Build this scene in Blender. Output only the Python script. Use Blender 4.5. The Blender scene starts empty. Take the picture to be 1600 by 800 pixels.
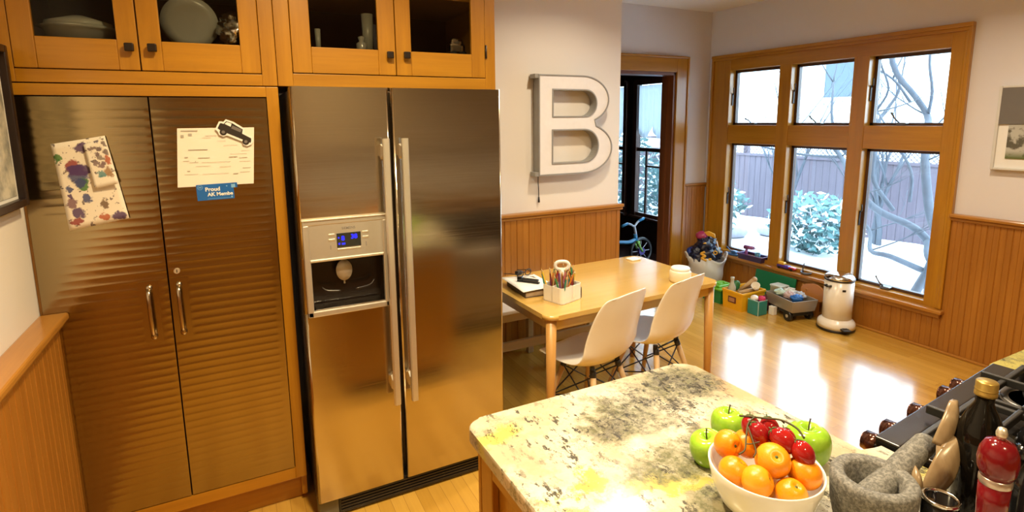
import bpy, bmesh, math, random
from math import pi, sin, cos, radians
from mathutils import Matrix, Vector

scene = bpy.context.scene
COL = scene.collection
random.seed(7)

# ------------------------------------------------------------------ materials
def lin(h):
    h = h.lstrip('#')
    out = []
    for i in (0, 2, 4):
        c = int(h[i:i + 2], 16) / 255
        out.append(c / 12.92 if c <= .04045 else ((c + .055) / 1.055) ** 2.4)
    return out

def c4(c):
    if isinstance(c, str): c = lin(c)
    return (c[0], c[1], c[2], 1)

class NT:
    """small node-tree writer"""
    def __init__(s, name):
        s.m = bpy.data.materials.new(name); s.m.use_nodes = True
        s.t = s.m.node_tree; s.t.nodes.clear()
        s.out = s.n('ShaderNodeOutputMaterial')
    def n(s, kind, **kw):
        nd = s.t.nodes.new(kind)
        for k, v in kw.items(): setattr(nd, k, v)
        return nd
    def put(s, sock, v):
        if hasattr(v, 'is_output'): s.t.links.new(v, sock)
        elif isinstance(v, (tuple, list)) and len(v) == 3 and sock.type == 'RGBA': sock.default_value = c4(v)
        elif isinstance(v, str): sock.default_value = c4(v)
        else: sock.default_value = v
    def coord(s, scale=(1, 1, 1), rot=(0, 0, 0), loc=(0, 0, 0)):
        tc = s.n('ShaderNodeTexCoord'); mp = s.n('ShaderNodeMapping')
        mp.inputs['Scale'].default_value = scale; mp.inputs['Rotation'].default_value = rot; mp.inputs['Location'].default_value = loc
        s.t.links.new(tc.outputs['Object'], mp.inputs['Vector'])
        return mp.outputs[0]
    def noise(s, vec, scale, detail=4, rough=.55, dist=0):
        nd = s.n('ShaderNodeTexNoise')
        s.put(nd.inputs['Vector'], vec); s.put(nd.inputs['Scale'], scale); s.put(nd.inputs['Detail'], detail)
        s.put(nd.inputs['Roughness'], rough); s.put(nd.inputs['Distortion'], dist)
        return nd.outputs['Fac']
    def ramp(s, fac, a, b, v0=0., v1=1.):
        nd = s.n('ShaderNodeMapRange'); nd.clamp = True
        s.put(nd.inputs[0], fac)
        for i, v in ((1, a), (2, b), (3, v0), (4, v1)): nd.inputs[i].default_value = v
        return nd.outputs[0]
    def math(s, op, a, b=0.0, c=0.0):
        nd = s.n('ShaderNodeMath', operation=op)
        for q, x in zip(nd.inputs, (a, b, c)): s.put(q, x)
        return nd.outputs[0]
    def mix(s, fac, a, b, blend='MIX'):
        nd = s.n('ShaderNodeMix', data_type='RGBA', blend_type=blend)
        s.put(nd.inputs[0], fac); s.put(nd.inputs[6], a); s.put(nd.inputs[7], b)
        return nd.outputs[2]
    def bump(s, h, strength=.2, dist=.01, normal=None):
        nd = s.n('ShaderNodeBump')
        nd.inputs['Strength'].default_value = strength; nd.inputs['Distance'].default_value = dist
        s.put(nd.inputs['Height'], h)
        if normal: s.put(nd.inputs['Normal'], normal)
        return nd.outputs[0]
    def bsdf(s, color, rough=.5, metal=0., normal=None, **kw):
        b = s.n('ShaderNodeBsdfPrincipled')
        s.put(b.inputs['Base Color'], color); s.put(b.inputs['Roughness'], rough); s.put(b.inputs['Metallic'], metal)
        if normal: s.put(b.inputs['Normal'], normal)
        for k, v in kw.items(): s.put(b.inputs[k.replace('_', ' ')], v)
        s.t.links.new(b.outputs[0], s.out.inputs[0])
        return s.m

CACHE = {}
def flat(name, color, rough=.5, metal=0., var=.06, scale=20, **kw):
    """a plain coloured surface with slight procedural mottling"""
    if name in CACHE: return CACHE[name]
    t = NT(name); f = t.noise(t.coord(), scale, 3)
    c = lin(color) if isinstance(color, str) else color
    k0, k1 = 1 - var, 1 + var
    col = t.mix(f, [min(1, x * k0) for x in c], [min(1, x * k1) for x in c])
    CACHE[name] = t.bsdf(col, rough, metal, **kw)
    return CACHE[name]

def wood(name, dark, light, axis='z', rough=.35, scale=9, coat=.0, lo=.3, hi=.72):
    if name in CACHE: return CACHE[name]
    t = NT(name)
    sc = {'x': (.06, 1, 1), 'y': (1, .06, 1), 'z': (1, 1, .06)}[axis]
    v = t.coord(sc)
    g = t.noise(v, scale * 2.2, 6, .6, .4); g2 = t.noise(v, scale * 14, 3, .6); big = t.noise(t.coord(), 1.6, 2)
    f = t.math('ADD', t.math('MULTIPLY', g, .65), t.math('MULTIPLY', g2, .2))
    f = t.math('ADD', f, t.math('MULTIPLY', big, .2))
    col = t.mix(t.ramp(f, lo, hi), dark, light)
    CACHE[name] = t.bsdf(col, rough, 0, t.bump(g2, .06, .002), Coat_Weight=coat, Coat_Roughness=.12)
    return CACHE[name]

OAK_D, OAK_L = (.32, .130, .006), (.49, .225, .013)
oakz = wood('oak_upright', OAK_D, OAK_L, 'z', .33, coat=.25)
oakx = wood('oak_across', OAK_D, OAK_L, 'x', .33, coat=.25)
oaky = wood('oak_along', OAK_D, OAK_L, 'y', .33, coat=.25)
WAIN_D, WAIN_L = (.27, .095, .010), (.41, .165, .022)
wainz = wood('wainscot_upright', WAIN_D, WAIN_L, 'z', .36, coat=.2)
wainx = wood('wainscot_across', (.30, .115, .014), (.45, .20, .032), 'x', .3, coat=.3)
wainy = wood('wainscot_along', (.30, .115, .014), (.45, .20, .032), 'y', .3, coat=.3)
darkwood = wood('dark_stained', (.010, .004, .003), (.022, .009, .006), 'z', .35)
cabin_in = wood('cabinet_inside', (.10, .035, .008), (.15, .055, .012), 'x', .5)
birch = wood('birch', (.54, .32, .07), (.66, .43, .12), 'x', .2, 6, coat=1.0)
birchz = wood('birch_leg', (.46, .235, .06), (.56, .31, .09), 'z', .35, 6)
beech = wood('beech_leg', (.50, .31, .13), (.62, .42, .2), 'z', .4, 6)
bench_w = wood('bench_wood', (.45, .33, .16), (.55, .42, .22), 'x', .5, 6)

def wallpaint(name, col, rough=.7):
    t = NT(name); v = t.coord()
    return t.bsdf(t.mix(t.noise(v, 1.1, 2), [x * .97 for x in col], [x * 1.02 for x in col]), rough, 0, t.bump(t.noise(v, 180, 2), .05, .001))
paint = wallpaint('wall_paint', (.78, .73, .67))
paint_cool = wallpaint('wall_paint_cool', (.70, .66, .66))
ceil_m = wallpaint('ceiling_paint', (.86, .83, .80))

def make_floor():
    t = NT('oak_strip_floor'); v = t.coord(rot=(0, 0, radians(90)))
    br = t.n('ShaderNodeTexBrick'); br.offset = .37; br.offset_frequency = 2; br.squash = 1
    t.put(br.inputs['Vector'], v)
    t.put(br.inputs['Color1'], (.52, .28, .038)); t.put(br.inputs['Color2'], (.67, .39, .070)); t.put(br.inputs['Mortar'], (.30, .15, .03))
    for k, x in (('Scale', 1), ('Mortar Size', .0009), ('Mortar Smooth', .3), ('Bias', 0), ('Brick Width', .85), ('Row Height', .058)):
        br.inputs[k].default_value = x
    g = t.noise(t.coord((1, .05, 1)), 45, 5, .6, .3)
    col = t.mix(t.ramp(g, .3, .75), t.mix(.22, br.outputs['Color'], (.28, .12, .02)), br.outputs['Color'])
    big = t.noise(t.coord((1, .3, 1)), 2.2, 2)
    nrm = t.bump(br.outputs['Fac'], -.15, .002, t.bump(big, .05, .02))
    return t.bsdf(col, t.ramp(g, .2, .8, .20, .28), 0, nrm, Coat_Weight=1.0, Coat_Roughness=.16, Coat_IOR=1.6)
floor_m = make_floor()

def make_granite(name, blobs=()):
    """blobs: (kind, x, y, rx, ry) patches of the slab; kind g grey-green, d dark speckle, y yellow, w pale"""
    t = NT(name); v = t.coord()
    nz = t.n('ShaderNodeTexNoise'); t.put(nz.inputs['Vector'], v); nz.inputs['Scale'].default_value = 8; nz.inputs['Detail'].default_value = 8; nz.inputs['Roughness'].default_value = .68
    sc = t.n('ShaderNodeVectorMath', operation='MULTIPLY_ADD'); t.put(sc.inputs[0], nz.outputs['Color'])
    sc.inputs[1].default_value = (.30, .30, .30); sc.inputs[2].default_value = (-.15, -.15, -.15)
    wv = t.n('ShaderNodeVectorMath', operation='ADD'); t.put(wv.inputs[0], v); t.put(wv.inputs[1], sc.outputs[0])
    w = wv.outputs[0]
    def blob(cx, cy, rx, ry, a=.6, b=1.05):
        mp = t.n('ShaderNodeMapping'); t.put(mp.inputs['Vector'], w)
        mp.inputs['Scale'].default_value = (1 / rx, 1 / ry, 0); mp.inputs['Location'].default_value = (-cx / rx, -cy / ry, 0)
        ln = t.n('ShaderNodeVectorMath', operation='LENGTH'); t.put(ln.inputs[0], mp.outputs[0])
        return t.ramp(ln.outputs['Value'], a, b, 1, 0)
    def union(kind, seed):
        out = seed
        for k, *q in blobs:
            if k == kind: out = t.math('MAXIMUM', out, blob(*q))
        return out
    pale = t.ramp(t.noise(w, 3, 4), .42, .6)
    col = t.mix(pale, (.40, .35, .24), (.62, .59, .50))
    col = t.mix(t.math('MULTIPLY', union('p', t.ramp(t.noise(w, 2.3, 4), .60, .68)), .6), col, (.55, .34, .19))
    col = t.mix(union('y', t.ramp(t.noise(w, 3.1, 5, .6), .61, .66)), col, (.45, .39, .11))
    grn = union('g', t.ramp(t.noise(w, 2.2, 6, .65), .60, .64))
    mott = t.ramp(t.noise(v, 42, 6, .72), .40, .60)
    col = t.mix(t.math('MULTIPLY', grn, t.math('MULTIPLY_ADD', mott, .55, .45)), col, (.13, .13, .07))
    dark = union('d', t.ramp(t.noise(w, 1.9, 6, .65), .64, .68))
    dark = t.math('MULTIPLY', dark, t.ramp(t.noise(w, 9, 5, .6), .40, .54, .12, 1))
    col = t.mix(t.math('MULTIPLY', dark, t.ramp(t.noise(v, 36, 7, .75), .43, .53)), col, (.17, .155, .12))
    col = t.mix(t.math('MULTIPLY', dark, t.ramp(t.noise(v, 70, 5, .75), .50, .57)), col, (.035, .035, .035))
    st = t.coord((1, .5, 1), (0, 0, radians(25)))
    dens = t.ramp(t.noise(w, 6, 3), .40, .56, .05, 1)
    sp = t.math('MULTIPLY', t.ramp(t.noise(st, 46, 5, .74), .555, .60), dens)
    col = t.mix(t.math('MULTIPLY', sp, .95), col, (.045, .042, .035))
    vein = t.math('ABSOLUTE', t.math('SUBTRACT', t.noise(w, 3.3, 6, .65), .5))
    col = t.mix(t.math('MULTIPLY', t.math('MULTIPLY', t.ramp(vein, .0, .010, 1, 0), .8), t.ramp(t.noise(v, 9, 3), .45, .6)), col, (.07, .06, .045))
    return t.bsdf(col, t.ramp(t.noise(w, 30, 2), .3, .7, .10, .2), 0, None, Coat_Weight=.25, Coat_Roughness=.05)
granite = make_granite('granite_slab', [('d', .21, .50, .20, .13), ('d', .06, .47, .10, .05), ('d', -.01, .45, .13, .08), ('d', .12, .36, .05, .12), ('g', .26, .54, .16, .10), ('g', -.02, .46, .15, .10),
    ('g', -.03, .24, .22, .05), ('g', .09, .28, .10, .05), ('g', -.04, .08, .10, .07), ('d', .03, .10, .08, .04), ('y', -.12, .20, .14, .04), ('y', -.33, .52, .07, .05), ('y', -.16, .02, .08, .06), ('y', -.02, .16, .06, .03), ('p', .20, .30, .12, .05), ('p', .36, .42, .05, .16), ('y', -.24, .28, .06, .03)])

def make_steel(name, col, rough, wav=.35, aniso=.6, stretch=(90, 90, 1.2), rot=0.0):
    t = NT(name); v = t.coord()
    waves = t.noise(t.coord((.55, .55, 2.6)), 2.6, 2, .4, .3)
    br = t.noise(t.coord((1.2, 1.2, 240)), 3, 2)
    nrm = t.bump(waves, wav, .03)
    tg = t.n('ShaderNodeTangent', direction_type='RADIAL', axis='Z')
    b = t.bsdf(col, t.ramp(br, .3, .7, rough - .04, rough + .04), 1.0, nrm, Anisotropic=aniso, Anisotropic_Rotation=rot)
    return b
steel = make_steel('brushed_steel', (.56, .49, .38), .16, .05, .25)
steel_rib = make_steel('ribbed_steel', (.36, .28, .15), .17, .02, .0)
chrome = flat('chrome', (.75, .74, .72), .12, 1., .03)
satin = flat('satin_silver', (.60, .57, .50), .38, .75, .03, 60)
satin2 = flat('satin_handle', (.74, .70, .60), .34, .8, .02, 60)
blackp = flat('black_plastic', (.012, .011, .011), .35)
blackg = flat('black_gloss', (.008, .008, .009), .08)
iron = flat('cast_iron', (.016, .015, .015), .42, 0, .2, 60)
bronze = flat('oiled_bronze', (.022, .013, .008), .35, .4)
whitep = flat('white_plastic', (.78, .75, .70), .35)
whitepp = flat('white_laminate', (.80, .78, .75), .4)
paper = flat('paper', (.78, .72, .62), .8, 0, .04, 8)
paperw = flat('paper_white', (.80, .78, .74), .8, 0, .03, 8)
ink = flat('print_grey', (.22, .20, .18), .8); ink_pale = flat('form_grey', (.40, .37, .32), .8)

def make_glass(name, tint=(.97, .99, 1), fr=1.0, rough=.0):
    t = NT(name)
    tr = t.n('ShaderNodeBsdfTransparent'); tr.inputs[0].default_value = c4(tint)
    gl = t.n('ShaderNodeBsdfGlossy'); gl.inputs['Roughness'].default_value = rough
    fn = t.n('ShaderNodeFresnel'); fn.inputs[0].default_value = 1.45
    mx = t.n('ShaderNodeMixShader')
    t.put(mx.inputs[0], t.math('MULTIPLY', fn.outputs[0], fr))
    t.t.links.new(tr.outputs[0], mx.inputs[1]); t.t.links.new(gl.outputs[0], mx.inputs[2])
    t.t.links.new(mx.outputs[0], t.out.inputs[0])
    return t.m
glass = make_glass('window_glass', (.97, .99, 1), .7)
cab_glass = make_glass('cabinet_glass', (.80, .80, .77), .35)
jar_glass = flat('frosted_jar', (.72, .66, .50), .25, 0, .03)

def emit(name, col, k):
    t = NT(name); e = t.n('ShaderNodeEmission'); e.inputs[0].default_value = c4(col); e.inputs[1].default_value = k
    t.t.links.new(e.outputs[0], t.out.inputs[0]); return t.m

# ------------------------------------------------------------------ geometry
class MB:
    def __init__(s, *mats):
        s.bm = bmesh.new(); s.mi = 0; s.mats = list(mats)
    def _fin(s, n0, smooth=False):
        s.bm.faces.ensure_lookup_table()
        for f in list(s.bm.faces)[n0:]:
            f.material_index = s.mi; f.smooth = smooth
    def use(s, i): s.mi = i; return s
    def box(s, x0, x1, y0, y1, z0, z1, bev=0, seg=2, M=None):
        t = bmesh.new()
        bmesh.ops.create_cube(t, size=1)
        bmesh.ops.scale(t, vec=(abs(x1 - x0), abs(y1 - y0), abs(z1 - z0)), verts=t.verts)
        if bev:
            bmesh.ops.bevel(t, geom=t.edges[:], offset=bev, segments=seg, profile=.5, affect='EDGES', clamp_overlap=True)
        bmesh.ops.translate(t, vec=((x0 + x1) / 2, (y0 + y1) / 2, (z0 + z1) / 2), verts=t.verts)
        if M: bmesh.ops.transform(t, matrix=M, verts=t.verts)
        return s.merge(t)
    def merge(s, t, smooth=None):
        n0 = len(s.bm.faces); vm = {}
        for v in t.verts: vm[v] = s.bm.verts.new(v.co)
        for f in t.faces:
            try:
                g = s.bm.faces.new([vm[v] for v in f.verts]); g.material_index = s.mi
                g.smooth = f.smooth if smooth is None else smooth
            except ValueError: pass
        t.free(); return s
    def cyl(s, p0, p1, r0, r1=None, seg=16, smooth=True):
        r1 = r0 if r1 is None else r1
        p0, p1 = Vector(p0), Vector(p1); d = p1 - p0
        t = bmesh.new()
        bmesh.ops.create_cone(t, cap_ends=True, segments=seg, radius1=r0, radius2=r1, depth=d.length)
        for f in t.faces: f.smooth = smooth and len(f.verts) == 4
        q = Vector((0, 0, 1)).rotation_difference(d.normalized())
        bmesh.ops.transform(t, matrix=Matrix.Translation((p0 + p1) / 2) @ q.to_matrix().to_4x4(), verts=t.verts)
        return s.merge(t)
    def lathe(s, prof, c=(0, 0, 0), seg=32, M=None, closed=False):
        t = bmesh.new(); rings = []
        for r, z in prof:
            if r < 1e-6: rings.append([t.verts.new((c[0], c[1], c[2] + z))])
            else: rings.append([t.verts.new((c[0] + r * cos(2 * pi * i / seg), c[1] + r * sin(2 * pi * i / seg), c[2] + z)) for i in range(seg)])
        for a, b in zip(rings, rings[1:]):
            for i in range(seg):
                j = (i + 1) % seg
                if len(a) == 1 and len(b) == 1: continue
                if len(a) == 1: f = t.faces.new((a[0], b[j], b[i]))
                elif len(b) == 1: f = t.faces.new((a[i], a[j], b[0]))
                else: f = t.faces.new((a[i], a[j], b[j], b[i]))
                f.smooth = True
        bmesh.ops.recalc_face_normals(t, faces=t.faces)
        if M: bmesh.ops.transform(t, matrix=M, verts=t.verts)
        return s.merge(t)
    def tube(s, pts, r, seg=10, cap=True):
        pts = [Vector(p) for p in pts]; rs = r if isinstance(r, (list, tuple)) else [r] * len(pts)
        t = bmesh.new(); rings = []; up = None
        for i, p in enumerate(pts):
            d = (pts[min(i + 1, len(pts) - 1)] - pts[max(i - 1, 0)]).normalized()
            if up is None:
                up = d.orthogonal().normalized()
            up = (up - d * up.dot(d)).normalized(); sd = d.cross(up)
            rings.append([t.verts.new(p + (up * cos(2 * pi * k / seg) + sd * sin(2 * pi * k / seg)) * rs[i]) for k in range(seg)])
        for a, b in zip(rings, rings[1:]):
            for k in range(seg):
                f = t.faces.new((a[k], a[(k + 1) % seg], b[(k + 1) % seg], b[k])); f.smooth = True
        if cap:
            t.faces.new(rings[0][::-1]); t.faces.new(rings[-1])
        bmesh.ops.recalc_face_normals(t, faces=t.faces)
        return s.merge(t)
    def ball(s, c, r, seg=20, M=None):
        r = (r, r, r) if not isinstance(r, (tuple, list)) else r
        t = bmesh.new(); bmesh.ops.create_uvsphere(t, u_segments=seg, v_segments=max(8, seg * 2 // 3), radius=1)
        for f in t.faces: f.smooth = True
        bmesh.ops.scale(t, vec=r, verts=t.verts)
        if M: bmesh.ops.transform(t, matrix=M, verts=t.verts)
        bmesh.ops.translate(t, vec=c, verts=t.verts)
        return s.merge(t)
    def prism(s, loop, a, b, frame='xz', smooth=False, M=None):
        """extrude a closed 2D loop; frame 'xy' -> along z, 'xz' -> along y, 'yz' -> along x"""
        def P(u, v, w): return {'xy': (u, v, w), 'xz': (u, w, v), 'yz': (w, u, v)}[frame]
        t = bmesh.new()
        A = [t.verts.new(P(u, v, a)) for u, v in loop]; B = [t.verts.new(P(u, v, b)) for u, v in loop]
        t.faces.new(A); t.faces.new(B[::-1]); n = len(loop)
        for i in range(n):
            f = t.faces.new((A[i], B[i], B[(i + 1) % n], A[(i + 1) % n])); f.smooth = smooth and (A[i].co - A[(i + 1) % n].co).length < .05
        bmesh.ops.recalc_face_normals(t, faces=t.faces)
        if M: bmesh.ops.transform(t, matrix=M, verts=t.verts)
        return s.merge(t)
    def grid(s, fn, nu, nv, smooth=True):
        t = bmesh.new()
        V = [[t.verts.new(fn(i / nu, j / nv)) for j in range(nv + 1)] for i in range(nu + 1)]
        for i in range(nu):
            for j in range(nv):
                f = t.faces.new((V[i][j], V[i + 1][j], V[i + 1][j + 1], V[i][j + 1])); f.smooth = smooth
        return s.merge(t)
    def quad(s, pts):
        n0 = len(s.bm.faces)
        s.bm.faces.new([s.bm.verts.new(p) for p in pts]); s._fin(n0); return s
    def xf(s, M): bmesh.ops.transform(s.bm, matrix=M, verts=s.bm.verts); return s

WM = {}
def _link(name, bm, mats):
    me = bpy.data.meshes.new(name); bm.to_mesh(me); bm.free()
    for m in mats: me.materials.append(m)
    o = bpy.data.objects.new(name, me); COL.objects.link(o); return o

def tagit(o, label, cat, group=None, kind=None):
    if label: o['label'] = label
    if cat: o['category'] = cat
    if group: o['group'] = group
    if kind: o['kind'] = kind
    return o

def thing(name, label, cat, loc=(0, 0, 0), rotz=0., group=None, kind=None):
    o = bpy.data.objects.new(name, None); COL.objects.link(o); o.empty_display_size = .05
    o.location = loc; o.rotation_euler = (0, 0, rotz)
    WM[o] = Matrix.Translation(loc) @ Matrix.Rotation(rotz, 4, 'Z')
    return tagit(o, label, cat, group, kind)

def part(name, mb, parent, label=None, world=True, kind=None, solid=None, sub=0):
    """one mesh, child of a thing or of a part; coordinates given in world space unless world=False"""
    if world: mb.xf(WM[parent].inverted())
    o = _link(name, mb.bm, mb.mats); o.parent = parent; WM[o] = WM[parent]
    mods(o, solid, sub)
    if label: o['label'] = label
    if kind: o['kind'] = kind
    return o

def mods(o, solid=None, sub=0):
    if solid:
        m = o.modifiers.new('thick', 'SOLIDIFY'); m.thickness = solid; m.offset = 0
    if sub:
        m = o.modifiers.new('smooth', 'SUBSURF'); m.levels = sub; m.render_levels = sub

def solo(name, mb, label, cat, group=None, at=None, kind=None, solid=None, sub=0, rotz=0.):
    """a thing that is one mesh; `at` becomes its origin"""
    at = at or (0, 0, 0)
    M = Matrix.Translation(at) @ Matrix.Rotation(rotz, 4, 'Z')
    mb.xf(M.inverted()); o = _link(name, mb.bm, mb.mats); o.location = at; o.rotation_euler = (0, 0, rotz); WM[o] = M
    mods(o, solid, sub)
    return tagit(o, label, cat, group, kind)

def struct(name, mb, parent=None):
    o = _link(name, mb.bm, mb.mats); WM[o] = Matrix.Identity(4)
    if parent: o.parent = parent
    else: o['kind'] = 'structure'
    return o

def dup(src, loc, rotz=0., label=None, group=None):
    def rec(s, par):
        c = s.copy(); COL.objects.link(c); WM[c] = WM[s]
        if par is not None: c.parent = par
        for ch in s.children: rec(ch, c)
        return c
    kids = {}
    r = rec(src, None); r.location = loc; r.rotation_euler = (0, 0, rotz)
    WM[r] = Matrix.Translation(loc) @ Matrix.Rotation(rotz, 4, 'Z')
    if label: r['label'] = label
    if group: r['group'] = group
    return r

def curve_mb(loops, depth, mats, res=1):
    """filled 2D loops (holes allowed) extruded by +-depth, in local XY"""
    cu = bpy.data.curves.new('shape', 'CURVE'); cu.dimensions = '2D'; cu.fill_mode = 'BOTH'; cu.extrude = depth
    for lp in loops:
        sp = cu.splines.new('POLY'); sp.points.add(len(lp) - 1); sp.use_cyclic_u = True
        for p, q in zip(sp.points, lp): p.co = (q[0], q[1], 0, 1)
    return _conv(cu, mats)
def text_mb(body, size, depth, mats, align='CENTER', bold=0.0):
    cu = bpy.data.curves.new('lettering', 'FONT'); cu.body = body; cu.size = size; cu.extrude = depth; cu.align_x = align; cu.align_y = 'CENTER'
    cu.offset = bold; cu.resolution_u = 3
    return _conv(cu, mats)
def _conv(cu, mats):
    o = bpy.data.objects.new('tmp', cu); COL.objects.link(o)
    dg = bpy.context.evaluated_depsgraph_get(); me = bpy.data.meshes.new_from_object(o.evaluated_get(dg))
    mb = MB(*mats); mb.bm.from_mesh(me)
    for f in mb.bm.faces: f.material_index = 0; f.smooth = False
    bpy.data.objects.remove(o); bpy.data.curves.remove(cu); bpy.data.meshes.remove(me)
    return mb
FACE_FRONT = Matrix.Rotation(radians(90), 4, 'X')      # local XY -> XZ plane, facing -Y
def smoothpts(pts, n=6):
    """Catmull-Rom through pts"""
    P = [Vector(p) for p in pts]; P = [2 * P[0] - P[1]] + P + [2 * P[-1] - P[-2]]; out = []
    for i in range(1, len(P) - 2):
        a, b, c, d = P[i - 1:i + 3]
        for k in range(n):
            t = k / n
            out.append(.5 * ((2 * b) + (c - a) * t + (2 * a - 5 * b + 4 * c - d) * t * t + (3 * b - a - 3 * c + d) * t ** 3))
    out.append(P[-2]); return out
def lumpy(mb, c, r, seed, amp=.12, seg=20, freq=3.0, M=None):
    from mathutils import noise as mnoise
    t = bmesh.new(); bmesh.ops.create_uvsphere(t, u_segments=seg, v_segments=seg * 2 // 3, radius=1)
    for v in t.verts:
        k = 1 + amp * mnoise.noise(v.co * freq * .5 + Vector((seed * 3.1, seed * 1.7, seed)))
        v.co = Vector((v.co.x * r[0], v.co.y * r[1], v.co.z * r[2])) * k
    for f in t.faces: f.smooth = True
    if M: bmesh.ops.transform(t, matrix=M, verts=t.verts)
    bmesh.ops.translate(t, vec=c, verts=t.verts); return mb.merge(t)
SKY = 13.0
WARM = (1.0, .77, .41)
DIN = (1.0, .84, .60)
EXPO = 0.0
SPREAD = 145
CANS = ((.38, 1.35, 42, WARM), (.80, 1.0, 16, (1.0, .90, .72)), (.78, -.57, 22, WARM), (1.75, 1.3, 20, DIN), (2.1, 2.55, 20, DIN), (3.3, 1.5, 26, DIN))
# ------------------------------------------------------------------ room shell
CEIL = 2.76
struct('floor', MB(floor_m).box(-.75, 4.66, -1.8, 4.42, -.1, 0))
struct('ceiling', MB(ceil_m).box(-.75, 4.66, -1.8, 4.42, CEIL, CEIL + .1))
struct('wall_left', MB(paint).box(-.75, -.65, -1.8, 3.62, 0, CEIL))
struct('wall_middle', MB(paint).box(-.65, 2.74, 3.5, 3.62, 0, CEIL))
struct('wall_return', MB(paint).box(2.62, 2.74, 3.62, 4.27, 0, CEIL))
struct('wall_back', MB(paint_cool).box(2.5, 3.05, 4.27, 4.42, 0, CEIL).box(4.03, 4.5, 4.27, 4.42, 0, CEIL).box(3.05, 4.03, 4.27, 4.42, 2.15, CEIL))
struct('wall_right', MB(paint_cool).box(4.5, 4.66, -1.8, 2.06, 0, CEIL).box(4.5, 4.66, 4.13, 4.42, 0, CEIL)
       .box(4.5, 4.66, 2.06, 4.13, 0, .31).box(4.5, 4.66, 2.06, 4.13, 2.2, CEIL))
struct('wall_front', MB(paint).box(-.65, 4.5, -1.8, -1.7, 0, CEIL))  # unseen back wall, invented to be mirrored in the steel doors

def bead(mb, a0, a1, face, back, z0, z1, along, pitch=.068):
    """beadboard sheet: real V grooves cut in the face. along 'x': face/back are y; along 'y': face/back are x"""
    s = 1 if back > face else -1
    pts = [(a0, face)]; a = a0 + pitch * .5
    while a < a1 - .012:
        for da, d in ((-.0045, 0), (-.001, .005), (.001, .005), (.0045, 0)): pts.append((a + da, face + s * d))
        if a + pitch * .5 < a1 - .012:
            for da, d in ((-.002, 0), (0, .0022), (.002, 0)): pts.append((a + pitch * .5 + da, face + s * d))
        a += pitch
    pts += [(a1, face), (a1, back), (a0, back)]
    loop = pts if along == 'x' else [(q, p) for p, q in pts]
    return mb.prism(loop, z0, z1, 'xy')
def capx(mb, x0, x1, yf, yb, z):      # a wainscot cap running along x, nose at yf
    return mb.box(x0, x1, yf, yb, z - .026, z, .007).box(x0, x1, yf + .018, yb, z - .05, z - .026, .006)
def capy(mb, y0, y1, xf, xb, z):
    sg = 1 if xb > xf else -1
    return mb.box(min(xf, xb), max(xf, xb), y0, y1, z - .026, z, .007).box(min(xf + sg * .018, xb), max(xf + sg * .018, xb), y0, y1, z - .05, z - .026, .006)

struct('trim_1', bead(MB(wainz), 1.16, 2.745, 3.475, 3.5, 0, .985, 'x', .1))
struct('trim_2', capx(MB(wainx), 1.16, 2.765, 3.445, 3.5, 1.03))
struct('trim_3', bead(MB(wainz), 4.185, 4.475, 4.245, 4.27, 0, .985, 'x', .07))
struct('trim_4', capx(MB(wainx), 4.185, 4.5, 4.23, 4.27, 1.02))
struct('trim_5', bead(MB(wainz), -1.7, 1.99, 4.475, 4.5, 0, .98, 'y', .07))
struct('trim_6', bead(MB(wainz), 1.99, 4.245, 4.475, 4.5, 0, .285, 'y', .07))
struct('trim_7', capy(MB(wainy), -1.7, 1.985, 4.445, 4.5, 1.02))
struct('trim_8', bead(MB(wainz), -1.7, 2.428, -.6, -.65, 0, .985, 'y', .09))
struct('trim_9', capy(MB(wainy), -1.7, 2.428, -.565, -.65, 1.03))
struct('trim_10', bead(MB(wainz), .40, .5, -1.675, -1.7, 0, .985, 'x', .09))
struct('trim_11', MB(wainx).box(.40, .5, -1.7, -1.645, 1.0, 1.03, .007))
struct('baseboard_right', MB(wainy).box(4.455, 4.475, -1.7, 4.245, 0, .018, .006))
struct('baseboard_middle', MB(wainx).box(1.16, 2.745, 3.455, 3.475, 0, .018, .006))

# unseen cabinetry and door added behind the camera for the steel doors to reflect
struct('reflection_uppers', MB(flat('warm_grey_panel', (.42, .36, .28), .5), flat('warm_grey_panel', (.42, .36, .28), .5)).box(.5, 4.4, -1.7, -1.36, 1.40, 2.35, .004).use(1).box(.48, 4.4, -1.7, -1.34, 2.35, 2.42, .004))
struct('reflection_base', MB(oakz, granite).box(.5, 4.4, -1.7, -1.12, .1, .885, .004).use(1).box(.48, 4.4, -1.7, -1.09, .885, .92, .004))
struct('reflection_door', MB(birchz).box(-.58, .36, -1.69, -1.66, 0, 2.05, .004).box(-.60, -.50, -1.68, -1.64, 0, 2.12, .004).box(.28, .40, -1.68, -1.64, 0, 2.12, .004))

# doorway to the porch
d1 = struct('door_1', MB(oakz, oakx).box(4.03, 4.165, 4.245, 4.27, 0, 2.285, .004).box(4.165, 4.185, 4.232, 4.27, 0, 2.30, .005)
            .use(1).box(2.92, 4.03, 4.245, 4.27, 2.15, 2.285, .004).box(2.9, 4.185, 4.232, 4.27, 2.285, 2.305, .005)
            .use(0).box(2.92, 3.05, 4.245, 4.27, 0, 2.15, .004))
struct('jamb', MB(wood('jamb_wood', (.13, .04, .012), (.2, .065, .02), 'z', .4)).box(4.0, 4.03, 4.262, 4.43, 0, 2.15, .003).box(3.05, 3.08, 4.262, 4.43, 0, 2.15, .003)
       .box(3.985, 4.0, 4.33, 4.37, 0, 2.12).box(3.05, 4.03, 4.262, 4.43, 2.12, 2.15, .003), d1)

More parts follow.
